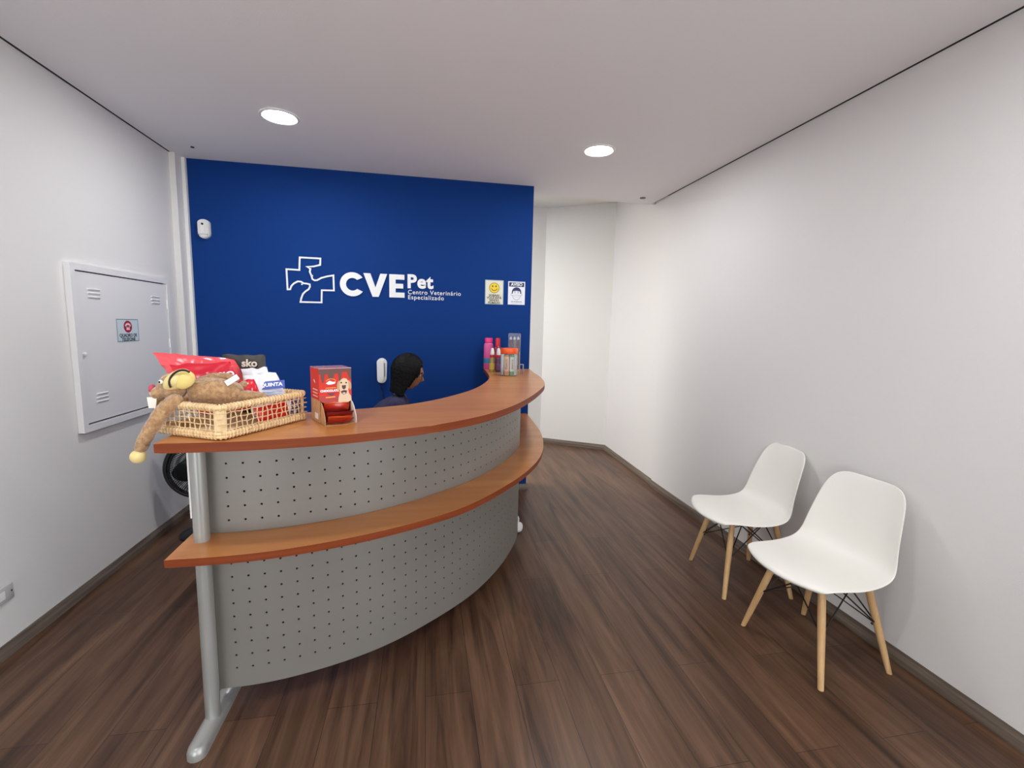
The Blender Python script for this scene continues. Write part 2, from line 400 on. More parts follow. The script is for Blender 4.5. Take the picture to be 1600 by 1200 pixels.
bm = bmesh.new(); box(bm, (-.7945, 1.716, .94), (.009, .02, .288)); finish('edge_strip', bm, WHITE, counter)
def post(x, y, a):
    bm = bmesh.new(); lathe(bm, [(.0245, .036), (.0245, ZT-.031)], 32, Matrix.Translation((x, y, 0))); finish('post', bm, POST, counter, True)
    R_ = Matrix.Translation((x, y, 0)) @ Matrix.Rotation(a, 4, 'Z')
    bm = bmesh.new()
    w, f, b = .031, .155, .42                         # half width, reach to the front and to the back
    ring = arc(0, -f+w, w, PI, 2*PI, 10)+arc(0, b-w, w, 0, PI, 10)
    lev = [(1, 0), (1, .018), (.9, .032), (.6, .041)]
    rows = [[bm.verts.new((px*s if True else 0, (py-(b-f)/2)*(1-(1-s)*.12)+(b-f)/2, z)) for px, py in ring] for s, z in lev]
    for r0, r1 in zip(rows, rows[1:]):
        for k in range(len(ring)): bm.faces.new((r0[k], r0[(k+1) % len(ring)], r1[(k+1) % len(ring)], r1[k]))
    bm.faces.new(rows[0][::-1]); bm.faces.new(rows[-1])
    bmesh.ops.transform(bm, matrix=R_, verts=bm.verts[:]); finish('foot', bm, POST, counter, True, 50)
post(-.766, 1.705, 0)
post(.60, 3.80, PI/2*1.0)

# ------------------------------------------------------------------ moulded chairs
def chair_shell():
    prof = [  # forward, height, half width, edge rise, edge direction (forward, up), how far the sides lag behind
        (.266, .410, .180, .000, (0, 1), .062), (.280, .421, .205, .000, (0, 1), .062), (.269, .436, .219, -.004, (0, 1), .056), (.215, .446, .229, -.008, (0, 1), .034),
        (.13, .443, .236, -.010, (0, 1), .010), (.05, .434, .240, -.007, (0, 1), 0), (-.03, .427, .241, .003, (.1, 1), 0), (-.10, .429, .240, .018, (.5, .8), 0),
        (-.150, .447, .237, .032, (.8, .6), 0), (-.180, .487, .231, .043, (.95, .3), 0), (-.195, .54, .223, .048, (1, .1), 0), (-.208, .60, .214, .047, (1, 0), 0),
        (-.221, .66, .205, .042, (1, 0), 0), (-.234, .72, .194, .034, (1, 0), 0), (-.247, .77, .179, .025, (1, 0), 0), (-.257, .803, .152, .016, (1, 0), 0), (-.262, .815, .108, .011, (1, 0), 0)]
    NV = 14; bm = bmesh.new(); G = []
    for f, z, w, r, d, lag in prof:
        row = []
        for k in range(NV+1):
            v = 2*k/NV-1; a = r*abs(v)**2.6
            row.append(bm.verts.new((f+d[0]*a-lag*abs(v)**2.2, v*w, z+d[1]*a)))
        G.append(row)
    for i in range(len(G)-1):
        for k in range(NV): bm.faces.new((G[i][k], G[i+1][k], G[i+1][k+1], G[i][k+1]))
    return bm
LEGT, LEGB = (.125, .118, .405), (.193, .217, .0)
def leg_pts(sx, sy_):
    a = Vector((LEGT[0]*sx, LEGT[1]*sy_, LEGT[2])); b = Vector((LEGB[0]*sx, LEGB[1]*sy_, 0)); return a, b
def make_chair():
    t = thing('shell_chair', '', 'chair', group='white shell chairs by the right wall')
    s = finish('seat_shell', chair_shell(), SHELL, t, True)
    m_ = s.modifiers.new('s', 'SOLIDIFY'); m_.thickness = .007; m_.offset = 0
    m_ = s.modifiers.new('b', 'SUBSURF'); m_.levels = 2; m_.render_levels = 2
    bake(s)
    for sx in (1, -1):
        for sy_ in (1, -1):
            a, b = leg_pts(sx, sy_); bm = bmesh.new()
            n = 7; tube(bm, [a.lerp(b, i/n) for i in range(n+1)], [.0135, .0155, .0158, .0155, .0148, .0138, .0126, .0115], 16)
            for v in bm.verts:
                if v.co.z < .004: v.co.z = 0
            l = finish('leg', bm, BEECH, t, True)
            bm = bmesh.new(); p = a.lerp(b, .5); ball(bm, p+Vector((-.013*sx, -.013*sy_, 0)), .006, u=10, v=8); finish('bolt', bm, BLACK, l, True)
    L = lambda sx, sy_, k: leg_pts(sx, sy_)[0].lerp(leg_pts(sx, sy_)[1], k)
    bm = bmesh.new()
    for a, b in (((1, 1), (1, -1)), ((1, -1), (-1, -1)), ((-1, -1), (-1, 1)), ((-1, 1), (1, 1))):
        for p, q in ((a, b), (b, a)):
            lo = L(*p, .5); hi = (L(*p, .03)+L(*q, .03))/2+.22*(L(*q, .03)-L(*p, .03)); hi.z = .395
            tube(bm, [lo, lo.lerp(hi, .5), hi], .0033, 8)
    c0 = [L(1, 1, .5), L(-1, -1, .5), L(1, -1, .5), L(-1, 1, .5)]
    for k in (0, 2):
        mid = Vector((0, 0, .33)); tube(bm, [c0[k], mid, c0[k+1]], .0033, 8)
    finish('wire_brace', bm, BLACK, t, True)
    for sx in (1, -1):
        for sy_ in (1, -1):
            bm = bmesh.new(); box(bm, (LEGT[0]*sx*.98, LEGT[1]*sy_*.98, .405), (.045, .045, .012), bevel=.003); finish('mount', bm, BLACKP, t)
    return t
def copy_tree(o, parent=None):
    c = o.copy(); C.objects.link(c)
    if parent: c.parent = parent
    for ch in list(o.children): copy_tree(ch, c)
    return c
chair = make_chair()
chair['label'] = 'white plastic shell chair nearest the camera, in front of the other, beech legs'
chair.location = (1.803, 1.722, 0); chair.rotation_euler = (0, 0, PI+math.radians(5))
c2 = copy_tree(chair); c2['label'] = 'white plastic shell chair farther back, half behind the nearer one, back against wall'
c2.location = (1.862, 2.335, 0); c2.rotation_euler = (0, 0, PI-math.radians(8))

# ------------------------------------------------------------------ things on the left wall
cab = thing('telephone_cabinet', 'grey flush metal telephone cabinet with vents set in the left wall', 'wall cabinet', (XL, 0, 0))
y0, y1, z0, z1 = 2.765, 3.70, .868, 1.756
def ringframe(bm, a0, a1, b0, b1, w, d0, d1, mm):
    for p in ((a0, a1, b0, b0+w), (a0, a1, b1-w, b1), (a0, a0+w, b0+w, b1-w), (a1-w, a1, b0+w, b1-w)):
        prism(bm, [(p[0], p[2]), (p[1], p[2]), (p[1], p[3]), (p[0], p[3])], d0, d1, mm)
ML = on_left(0, 0, 0)
bm = bmesh.new(); ringframe(bm, y0, y1, z0, z1, .034, .0, .028, ML); finish('frame', bm, CABINET, cab)
bm = bmesh.new(); prism(bm, [(y0+.04, z0+.044), (y1-.04, z0+.044), (y1-.04, z1-.04), (y0+.04, z1-.04)], .0, .02, ML); door = finish('door', bm, CABINET, cab)
bm = bmesh.new(); prism(bm, [(y0+.034, z0+.034), (y1-.034, z0+.034), (y1-.034, z1-.034), (y0+.034, z1-.034)], .0005, .004, ML); finish('recess', bm, GAPSHADE, cab)
for yy, zz in ((2.935, 1.608), (3.525, 1.604), (2.935, 1.038), (3.525, 1.03)):
    bm = bmesh.new()
    for k in (-1, 0, 1):
        box(bm, (.022, yy, zz+k*.021), (.009, .095, .009), Matrix.Rotation(.5, 4, 'Y'), bevel=.002)
    finish('vent', bm, CABINET, door)
bm = bmesh.new(); lathe(bm, [(.009, 0), (.009, .008), (.006, .012)], 16, Matrix.Translation((.02, 2.825, 1.285)) @ Matrix.Rotation(PI/2, 4, 'Y')); finish('lock', bm, WHITE, door, True)
for zz in (1.58, 1.31, 1.05):
    bm = bmesh.new(); lathe(bm, [(.006, -.03), (.006, .03)], 12, Matrix.Translation((.024, y1-.037, zz))); finish('hinge', bm, WHITE, cab, True)
st = thing('cabinet_sticker', 'square white sign with red telephone symbol on the grey cabinet door', 'sign', (XL+.0205, 3.209, 1.406))
ML0 = on_left(0, 0, 0)
bm = bmesh.new(); prism(bm, [(-.108, -.071), (.108, -.071), (.108, .071), (-.108, .071)], 0, .0012, ML0); finish('plate', bm, mat('sticker_pale', srgb(208, 220, 226), .35), st)
bm = bmesh.new(); ringframe(bm, -.104, .104, -.067, .067, .004, .0012, .0016, ML0); finish('border', bm, mat('sticker_edge', srgb(110, 120, 130), .5), st)
bm = bmesh.new(); prism(bm, disc(0, .022, .04, .036), .0012, .0018, ML0); rd = finish('red_disc', bm, mat('red_ink', srgb(176, 24, 58), .45), st)
bm = bmesh.new()
prism(bm, [(-.013, -.003), (.013, -.003), (.017, -.022), (-.017, -.022)][::-1], .0018, .0022, ML0 @ Matrix.Translation((0, .024, 0)))
prism(bm, arc(0, .022, .029, .15, PI-.15, 12, .022)+arc(0, .02, .018, PI-.2, .2, 12, .012), .0018, .0022, ML0)
prism(bm, [(-.016, .022), (.016, .022), (.016, .016), (-.016, .016)][::-1], .0018, .0022, ML0); finish('telephone_symbol', bm, mat('pale_pink', srgb(240, 214, 218), .5), rd)
bm = bmesh.new(); text_bm(bm, 'QUADRO DE', .0285, ML0 @ Matrix.Translation((0, -.031, .0014)), bold=.0006); text_bm(bm, 'TELEFONE', .0285, ML0 @ Matrix.Translation((0, -.055, .0014)), bold=.0006)
finish('lettering', bm, INK, st)
ou = thing('outlet_plate', 'small grey-white socket plate low on the left wall', 'outlet', (XL, 2.225, .277))
bm = bmesh.new(); box(bm, (.004, 0, 0), (.0078, .12, .072), bevel=.003); finish('plate', bm, mat('plate_grey', srgb(196, 192, 192), .4), ou, True)
bm = bmesh.new(); box(bm, (.0085, -.01, 0), (.002, .05, .036), bevel=.0008); finish('socket_insert', bm, WHITE, ou)
bm = bmesh.new(); lathe(bm, [(.004, 0), (.004, .001)], 12, Matrix.Translation((.008, .048, .003)) @ Matrix.Rotation(PI/2, 4, 'Y')); finish('screw', bm, INK, ou)

# ------------------------------------------------------------------ things on the blue wall
B0 = on_back(0, 0, 0)
logo = thing('wall_logo', 'white raised lettering and cross emblem with animal profiles on the blue wall', 'wall sign', (0, YB-.0005, 0))
cross = [(-.917, 1.915), (-.867, 1.919), (-.818, 1.933), (-.815, 1.983), (-.968, 1.984), (-.974, 1.887), (-1.069, 1.889), (-1.066, 1.733), (-1.047, 1.734), (-1.037, 1.761), (-1.018, 1.781), (-.989, 1.798), (-.964, 1.797),
         (-.946, 1.785), (-.921, 1.783), (-.901, 1.779), (-.899, 1.762), (-.909, 1.74), (-.933, 1.723), (-.953, 1.702), (-.967, 1.667), (-.973, 1.638), (-.815, 1.639), (-.811, 1.736), (-.719, 1.737), (-.72, 1.856), (-.768, 1.846),
         (-.812, 1.832), (-.844, 1.813), (-.863, 1.811), (-.879, 1.82), (-.885, 1.845), (-.897, 1.877), (-.892, 1.901)]
def stroke(bm, P, w, d0, d1, mm, closed=True):
    P = [Vector(p) for p in P]; n = len(P); I = []; O = []
    for i in range(n):
        a = P[i-1] if closed or i else P[i]; b = P[(i+1) % n] if closed or i < n-1 else P[i]
        t1 = (P[i]-a).normalized() if (P[i]-a).length else (b-P[i]).normalized(); t2 = (b-P[i]).normalized() if (b-P[i]).length else t1
        nn = Vector((-(t1.y+t2.y), t1.x+t2.x)); nn = nn.normalized() if nn.length > 1e-5 else Vector((-t1.y, t1.x))
        k = min(1/max(nn.dot(Vector((-t1.y, t1.x))), .5), 1.8)
        I.append(P[i]+nn*w*k); O.append(P[i]-nn*w*k)
    for i in range(n if closed else n-1):
        j = (i+1) % n; prism(bm, [tuple(I[i]), tuple(O[i]), tuple(O[j]), tuple(I[j])], d0, d1, mm)
bm = bmesh.new(); stroke(bm, cross, .0062, 0, .006, B0)
for ex, ez in ((-.959, 1.777), (-.879, 1.847)): prism(bm, disc(ex, ez, .006, n=12), 0, .006, B0)
finish('cross_emblem', bm, LETTER, logo)
bm = bmesh.new()
cx0, cz0 = -.575, 1.7915
prism(bm, arc(cx0, cz0, .0965, .62, 2*PI-.62, 28, .0955)+arc(cx0, cz0, .05, 2*PI-.78, .78, 24, .05), 0, .01, B0); finish('letter_c', bm, LETTER, logo)
bm = bmesh.new(); prism(bm, [(-.489, 1.884), (-.435, 1.884), (-.396, 1.772), (-.357, 1.884), (-.303, 1.884), (-.372, 1.698), (-.42, 1.698)][::-1], 0, .01, B0); finish('letter_v', bm, LETTER, logo)
bm = bmesh.new()
prism(bm, [(-.287, 1.698), (-.166, 1.698), (-.166, 1.739), (-.237, 1.739), (-.237, 1.772), (-.176, 1.772), (-.176, 1.81), (-.237, 1.81), (-.237, 1.843), (-.166, 1.843), (-.166, 1.884), (-.287, 1.884)], 0, .01, B0); finish('letter_e', bm, LETTER, logo)
bm = bmesh.new(); text_bm(bm, 'Pet', .150, B0 @ Matrix.Translation((-.146, 1.828, .003)), .003, bold=.0055, align='LEFT', spacing=1.08); finish('small_word', bm, LETTER, logo)
bm = bmesh.new(); text_bm(bm, 'Centro Veterin\u00e1rio', .049, B0 @ Matrix.Translation((-.14, 1.745, .001)), .001, bold=.0003, align='LEFT', spacing=1.13)
text_bm(bm, 'Especializado', .049, B0 @ Matrix.Translation((-.14, 1.703, .001)), .001, bold=.0003, align='LEFT', spacing=1.13); finish('tagline', bm, LETTER, logo)

def sign(name, label, x, z, w, h, m):
    t = thing(name, label, 'sign', (x, YB, z)); bm = bmesh.new(); box(bm, (0, -.002, 0), (w, .004, h)); finish('plate', bm, m, t); return t
s1 = sign('smile_sign', 'pale notice sign with yellow smiley face, left of the blue-headed sign', .582, 1.77, .158, .204, mat('sign_cream', srgb(226, 222, 202), .4))
F0 = on_back(0, 0, -.004)
bm = bmesh.new(); ringframe(bm, -.079, .079, -.102, .102, .007, 0, .001, F0); finish('border', bm, mat('sign_edge', srgb(178, 196, 205), .4), s1)
bm = bmesh.new(); prism(bm, disc(0, .036, .043, n=32), 0, .001, F0); fa = finish('smiley_face', bm, mat('smiley_yellow', srgb(240, 206, 30), .4), s1)
bm = bmesh.new(); stroke(bm, disc(0, .036, .042, n=32), .0018, .001, .0016, F0)
for ex in (-.014, .014): prism(bm, disc(ex, .05, .0055, .008, 14), .001, .0016, F0)
stroke(bm, arc(0, .04, .026, PI+.35, 2*PI-.35, 14), .0026, .001, .0016, F0, False); finish('smile_lines', bm, mat('brown_ink', srgb(70, 52, 16), .5), fa)
bm = bmesh.new()
for k, s in enumerate(('SORRIA!', 'VOC\u00ca EST\u00c1', 'SENDO', 'FILMADO')): text_bm(bm, s, .025, F0 @ Matrix.Translation((0, -.027-.021*k, .0006)), bold=.0006)
finish('lettering', bm, INK, s1)
s2 = sign('mask_sign', 'white notice sign with blue header and masked face, beside the smiley sign', .776, 1.769, .148, .196, mat('sign_white', srgb(232, 234, 242), .4))
bm = bmesh.new(); prism(bm, [(-.066, .054), (.066, .054), (.066, .09), (-.066, .09)], 0, .001, F0); hd = finish('header', bm, NAVY, s2)
bm = bmesh.new(); text_bm(bm, 'AVISO', .036, F0 @ Matrix.Translation((0, .072, .0014)), .0004, bold=.0009); finish('header_lettering', bm, LETTER, hd)
bm = bmesh.new(); prism(bm, arc(0, .008, .041, 0, PI, 16, .042)+[(-.041, -.006), (-.034, -.006), (-.03, .016), (0, .02), (.03, .016), (.034, -.006), (.041, -.006)], 0, .001, F0); finish('printed_hair', bm, NAVY, s2)
bm = bmesh.new(); stroke(bm, arc(0, -.012, .036, PI+.1, 2*PI-.1, 16, .046), .0012, 0, .0008, F0, False)
stroke(bm, [(-.034, -.02), (-.012, -.016), (.012, -.016), (.034, -.02)], .001, 0, .0008, F0, False); stroke(bm, [(-.026, -.03), (0, -.033), (.026, -.03)], .0008, 0, .0008, F0, False)
stroke(bm, arc(-.041, -.012, .006, PI/2, 3*PI/2, 8, .012), .001, 0, .0008, F0, False); stroke(bm, arc(.041, -.012, .006, PI/2, -PI/2, 8, .012), .001, 0, .0008, F0, False)
for ex in (-.014, .014):
    prism(bm, disc(ex, .004, .005, .004, 12), 0, .0008, F0); stroke(bm, [(ex-.009, .011), (ex, .014), (ex+.009, .011)], .001, 0, .0008, F0, False)
text_bm(bm, 'USO DE M\u00c1SCARA', .0115, F0 @ Matrix.Translation((0, -.073, .0006)), bold=.0002)
stroke(bm, [(-.05, -.086), (.05, -.086)], .0006, 0, .0008, F0, False); finish('printed_face', bm, mat('grey_ink', srgb(90, 94, 110), .5), s2)

af = thing('air_freshener', 'white oval air freshener dispenser high on the left of the blue wall', 'dispenser', (-1.632, YB, 2.158))
def oval(w, h, n=10):
    r = w/2; return arc(0, h/2-r*.7, r, 0, PI, n, r*.7)+arc(0, -h/2+r, r, PI, 2*PI, n)
bm = bmesh.new()
for s, d0, d1 in ((1, 0, .03), (.93, .03, .042), (.8, .042, .048)): prism(bm, [(x*s, y*s) for x, y in oval(.078, .14)], d0, d1, B0)
finish('body', bm, mat('freshener_white', srgb(226, 224, 222), .35), af)
bm = bmesh.new(); prism(bm, [(-.012, -.03), (.012, -.03), (.012, .022), (-.012, .022)], .048, .051, B0); finish('front_window', bm, WHITE, af)
bm = bmesh.new(); prism(bm, disc(0, .032, .008, n=14), .048, .051, B0); finish('nozzle', bm, BLACK, af)
bm = bmesh.new(); prism(bm, [(-.035, -.044), (.035, -.044), (.035, -.041), (-.035, -.041)], .044, .0485, B0); finish('cover_seam', bm, mat('seam_grey', srgb(150, 150, 150), .5), af)

ph = thing('intercom_phone', 'white wall intercom handset on the blue wall behind the seated person', 'intercom', (-.352, YB, 1.094))
bm = bmesh.new()
for s, d0, d1 in ((1, 0, .02), (.94, .02, .032)): prism(bm, [(x*s, y*s) for x, y in arc(0, .062, .041, 0, PI, 12, .042)+arc(0, -.062, .041*.9, PI, 2*PI, 12, .042)], d0, d1, B0)
finish('base', bm, WHITE, ph)
bm = bmesh.new()
for s, d0, d1 in ((1, .032, .05), (.86, .05, .06)): prism(bm, [(x*s-.009, y*s) for x, y in arc(0, .07, .029, 0, PI, 12, .028)+arc(0, -.07, .027, PI, 2*PI, 12, .028)], d0, d1, B0)
finish('handset', bm, WHITE, ph)
bm = bmesh.new(); prism(bm, [(.022, -.05), (.026, -.05), (.026, .065), (.022, .065)], .032, .035, B0); finish('slot', bm, mat('slot_grey', srgb(90, 88, 90), .5), ph)
bm = bmesh.new(); pts = []
for i in range(220):
    u = i/219; a = u*2*PI*40
    base_ = Vector((-.012+.03*math.sin(PI*u)-.006*u, -.03, -.098-.17*math.sin(PI*min(u*1.0, 1))))
    pts.append(base_+Vector((.006*math.cos(a), .006*math.sin(a), 0)))
tube(bm, pts, .0016, 5); finish('coiled_cord', bm, BLACK, ph, True)

# ------------------------------------------------------------------ fan in the corner
fan = thing('desk_fan', 'black round fan standing on the floor in the left corner', 'fan', (-1.50, 3.42, 0))
FM = Matrix.Translation((0, 0, .475)) @ Matrix.Rotation(math.radians(16), 4, 'Z') @ Matrix.Rotation(PI/2+.05, 4, 'X')   # local z towards the room
GM = mat('fan_wire', srgb(40, 46, 45), .3, .5)
bm = bmesh.new(); lathe(bm, [(.155, 0), (.16, .012), (.11, .028), (.03, .04)], 40); finish('base', bm, BLACKP, fan, True)
bm = bmesh.new(); tube(bm, [(0, .10, .035), (0, .10, .48)], .016, 14); box(bm, (0, .06, .03), (.05, .12, .03), bevel=.006); finish('stand', bm, BLACKP, fan, True)
bm = bmesh.new(); lathe(bm, [(.03, -.14), (.05, -.13), (.055, -.05), (.04, -.03)], 24, FM); finish('motor', bm, BLACKP, fan, True)
def circ(r, z, n=56): return [(r*math.cos(2*PI*k/n), r*math.sin(2*PI*k/n), z) for k in range(n)]
bm = bmesh.new(); tube(bm, circ(.213, 0), .017, 10, True); tube(bm, circ(.192, .024), .008, 8, True); bmesh.ops.transform(bm, matrix=FM, verts=bm.verts[:]); finish('guard_ring', bm, BLACKP, fan, True)
bm = bmesh.new()
for k in range(96):
    a = 2*PI*k/96; c, s = math.cos(a), math.sin(a)
    tube(bm, [(r*math.cos(a+tw), r*math.sin(a+tw), z) for r, z, tw in ((.045, .062, 0), (.11, .062, .12), (.165, .05, .2), (.20, .022, .24), (.212, 0, .25))], .0019, 5)
for r, z in ((.10, .0615), (.155, .052)): tube(bm, circ(r, z), .0014, 5, True)
bmesh.ops.transform(bm, matrix=FM, verts=bm.verts[:]); finish('front_grille', bm, GM, fan, True)
bm = bmesh.new()
for k in range(96):
    a = 2*PI*k/96; tube(bm, [(r*math.cos(a), r*math.sin(a), z) for r, z in ((.05, -.06), (.13, -.06), (.19, -.035), (.212, 0))], .0022, 5)
bmesh.ops.transform(bm, matrix=FM, verts=bm.verts[:]); finish('rear_grille', bm, GM, fan, True)
bm = bmesh.new(); lathe(bm, [(.046, .06), (.046, .066), (.03, .07)], 24, FM); finish('badge', bm, BLACKP, fan, True)
for k in range(4):
    bm = bmesh.new(); rows = []
    for i in range(9):
        u = i/8; r = .03+.15*u; w = .03+.17*math.sin(PI*min(u*.85+.1, 1)); row = []
        for j in range(6):
            v = j/5-.5; a = v*w/r+.25*u; row.append(bm.verts.new((r*math.cos(a), r*math.sin(a), .012-.035*v)))
        rows.append(row)
    for i in range(8):
        for j in range(5): bm.faces.new((rows[i][j], rows[i+1][j], rows[i+1][j+1], rows[i][j+1]))
    bmesh.ops.solidify(bm, geom=bm.faces[:], thickness=.002)
    bmesh.ops.transform(bm, matrix=FM @ Matrix.Rotation(k*PI/2, 4, 'Z'), verts=bm.verts[:]); finish('blade', bm, mat('fan_blade', srgb(44, 52, 52), .25), fan, True)
bm = bmesh.new(); lathe(bm, [(.034, -.03), (.034, .03), (.02, .036)], 24, FM); finish('hub', bm, BLACKP, fan, True)

# ------------------------------------------------------------------ wicker basket
A, Bq, Dq, Cq = Vector((-.608, 1.504)), Vector((-.437, 1.832)), Vector((-.657, 1.989)), Vector((-.828, 1.661))   # front, right, back, left corner
bx = (Bq-A).normalized(); by = (Cq-A).normalized(); LX, LY, BH = (Bq-A).length, (Cq-A).length, .108
basket = thing('wicker_basket', 'open wicker basket of woven cane on the left end of the counter', 'basket', (A.x, A.y, ZT), math.atan2(bx.y, bx.x))
crn = [(0, 0), (LX, 0), (LX, LY), (0, LY)]
def rounded(ins, z, rad=.022):
    out = []
    for (x, y), a in zip(((rad, rad), (LX-rad, rad), (LX-rad, LY-rad), (rad, LY-rad)), (PI, 1.5*PI, 0, .5*PI)):
        for i in range(6): t = a+i*PI/10; out.append((x+(rad-ins)*math.cos(t), y+(rad-ins)*math.sin(t), z))
    return out
def wrapped(bm, loop, r, turns, wr):
    tube(bm, loop, r, 10, True)
    P = resample([Vector(p) for p in loop+[loop[0]]], n=turns)
    for i in range(turns):
        t = (P[i+1]-P[i]).normalized(); u, v = frame(t)
        tube(bm, [P[i]+(r+wr*.3)*(math.cos(2*PI*k/8)*u+math.sin(2*PI*k/8)*v) for k in range(8)], wr, 5, True)
bm = bmesh.new(); wrapped(bm, rounded(.006, BH-.008), .0085, 96, .0032); finish('rim', bm, WICKER, basket, True)
bm = bmesh.new()
for zz in (.0105, .0195): wrapped(bm, rounded(.004, zz), .006, 96, .003)
finish('bottom_band', bm, WICKER, basket, True)
bm = bmesh.new(); box(bm, (LX/2, LY/2, .008), (LX-.02, LY-.02, .005)); finish('bottom', bm, WICKER, basket)
for (x, y), s in zip(crn, ((1, 1), (-1, 1), (-1, -1), (1, -1))):
    bm = bmesh.new(); a0 = {(1, 1): PI, (-1, 1): 1.5*PI, (-1, -1): 0, (1, -1): .5*PI}[s]
    cx_, cy_ = x+s[0]*.024, y+s[1]*.024
    prism(bm, arc(cx_, cy_, .022, a0-.1, a0+PI/2+.1, 8)+arc(cx_, cy_, .016, a0+PI/2+.1, a0-.1, 8), .012, BH-.012); finish('corner_post', bm, WICKER, basket, True)
def lattice(p, q, n):
    p = Vector(p); q = Vector(q); bm = bmesh.new(); d = q-p; nn = Vector((-d.y, d.x)).normalized()
    for i in range(n):
        u = (i+1)/(n+1)
        pts = [Vector((*(p+d*(u+.008*math.sin(i*2.1+k*1.7))+nn*(.004+.0015*(-1)**(k+i))), .02+(BH-.03)*k/5)) for k in range(6)]
        tube(bm, pts, .0019, 6)
    for j in range(4):
        z = .03+.0175*j
        tube(bm, [Vector((*(p+d*(k/(n+1))+nn*(.004+.0016*(-1)**(k+j+1))), z+.0012*math.sin(k*1.9+j))) for k in range(n+2)], .0017, 6)
    finish('woven_side', bm, WICKER, basket, True)
lattice(crn[0], crn[1], 17); lattice(crn[1], crn[2], 12); lattice(crn[2], crn[3], 17); lattice(crn[3], crn[0], 12)

# ------------------------------------------------------------------ soft bags in the basket
def pouch(name, label, cat, TL, TR, BR, BL, thick, m, wr=.006, seed=0, group=None, n=22, crimp=True):
    TL, TR, BR, BL = (Vector(p) for p in (TL, TR, BR, BL)); c = (TL+TR+BR+BL)/4
    nrm = (TR-TL).cross(BL-TL).normalized()
    if nrm.y > 0: nrm = -nrm
    bm = bmesh.new(); F = []; K = []
    for i in range(n+1):
        rf, rk = [], []
        for j in range(n+1):
            u, v = j/n, i/n
            p = TL.lerp(TR, u).lerp(BL.lerp(BR, u), v)
            b = (max(0, 1-abs(2*u-1)**2.4)*max(0, 1-abs(2*v-1)**2.4))**.6
            p = p+(TR-TL)*(.035*noise.noise(Vector((v*4, seed*3.1, u))))+(BL-TL)*(.05*noise.noise(Vector((u*4, seed*1.7, 9))))*(1-v)
            w = noise.noise((p*26)+Vector((seed, seed*2, 0)))*wr+noise.noise(p*60+Vector((seed, 0, 3)))*wr*.4
            e = b*thick/2
            edge = i in (0, n) or j in (0, n)
            rf.append(bm.verts.new(p+nrm*(e+w*(.4+b))))
            rk.append(rf[-1] if edge else bm.verts.new(p-nrm*(e*.8-w*.4)))
        F.append(rf); K.append(rk)
    for i in range(n):
        for j in range(n):
            bm.faces.new((F[i][j], F[i][j+1], F[i+1][j+1], F[i+1][j]))
            q = [K[i][j], K[i+1][j], K[i+1][j+1], K[i][j+1]]
            try: bm.faces.new(q)
            except ValueError: pass
    o = thing(name, label, cat, tuple(BL.lerp(BR, .5)), group=group)
    b_ = finish('bag_body', bm, m, o, True, 80); b_.location = -o.location
    return o, (TL, TR, BR, BL, nrm)
def decal_frame(fr, u, v, off):
    TL, TR, BR, BL, nrm = fr
    p = TL.lerp(TR, u).lerp(BL.lerp(BR, u), v)+nrm*off
    ex = (TR-TL).normalized(); ez = nrm; ey = ez.cross(ex).normalized()
    Mx = Matrix((ex, ey, ez)).transposed().to_4x4(); Mx.translation = p; return Mx
def foil(name, c, r=.28): return mat(name, c, r, 0, .6)
pk, fr = pouch('treat_pouch', 'large pink-red glossy pouch standing behind the plush monkey', 'bag', (-.948, 1.84, 1.362), (-.70, 1.885, 1.338), (-.62, 1.85, 1.18), (-.86, 1.79, 1.262), 0.055, foil('pink_foil', srgb(236, 84, 92)), .014, 1, 'pet treat bags in the basket')
cr_, fr = pouch('treat_pouch', 'crimson pouch with white letters right behind the plush monkey', 'bag', (-.862, 1.775, 1.324), (-.68, 1.79, 1.333), (-.60, 1.76, 1.17), (-.735, 1.665, 1.17), .04, foil('crimson_foil', srgb(206, 22, 48)), .006, 2, 'pet treat bags in the basket')
bm = bmesh.new(); text_bm(bm, 'CIO', .034, decal_frame(fr, .80, .34, .022) @ Matrix.Rotation(.1, 4, 'Z'), .001, bold=.001)
o = finish('lettering', bm, LETTER, cr_); o.location = -cr_.location
dk, fr = pouch('treat_pouch', 'dark brown pouch with pale letters at the back of the basket', 'bag', (-.748, 1.90, 1.352), (-.594, 1.90, 1.352), (-.585, 1.88, 1.135), (-.68, 1.875, 1.135), .03, mat('dark_pouch', srgb(52, 46, 44), .5), .003, 3, 'pet treat bags in the basket')
bm = bmesh.new(); text_bm(bm, 'sko', .038, decal_frame(fr, .62, .15, .0165), .001, bold=.0012); o = finish('lettering', bm, mat('pale_letter', srgb(214, 200, 184), .5), dk); o.location = -dk.location
WF = foil('white_foil', srgb(232, 230, 236), .32)
w1, fr = pouch('treat_pouch', 'plain white pouch behind the blue-banded one', 'bag', (-.662, 1.835, 1.303), (-.575, 1.84, 1.309), (-.53, 1.80, 1.14), (-.62, 1.80, 1.14), .025, WF, .007, 4, 'pet treat bags in the basket')
w2, fr = pouch('treat_pouch', 'white pouch with blue name band leaning at the front right', 'bag', (-.632, 1.768, 1.29), (-.528, 1.785, 1.298), (-.482, 1.79, 1.165), (-.575, 1.70, 1.15), .03, WF, .006, 5, 'pet treat bags in the basket')
Mx = decal_frame(fr, .73, .36, .017)
bm = bmesh.new(); prism(bm, [(-.05, -.015), (.042, -.015), (.042, .015), (-.05, .015)], -.001, .0008, Mx); bd = finish('blue_band', bm, mat('band_blue', srgb(36, 66, 160), .4), w2); bd.location = -w2.location
bm = bmesh.new(); text_bm(bm, 'QUINTA', .0185, Mx @ Matrix.Translation((-.001, 0, .0016)), .0005, bold=.0006); finish('band_lettering', bm, LETTER, bd)
bm = bmesh.new()
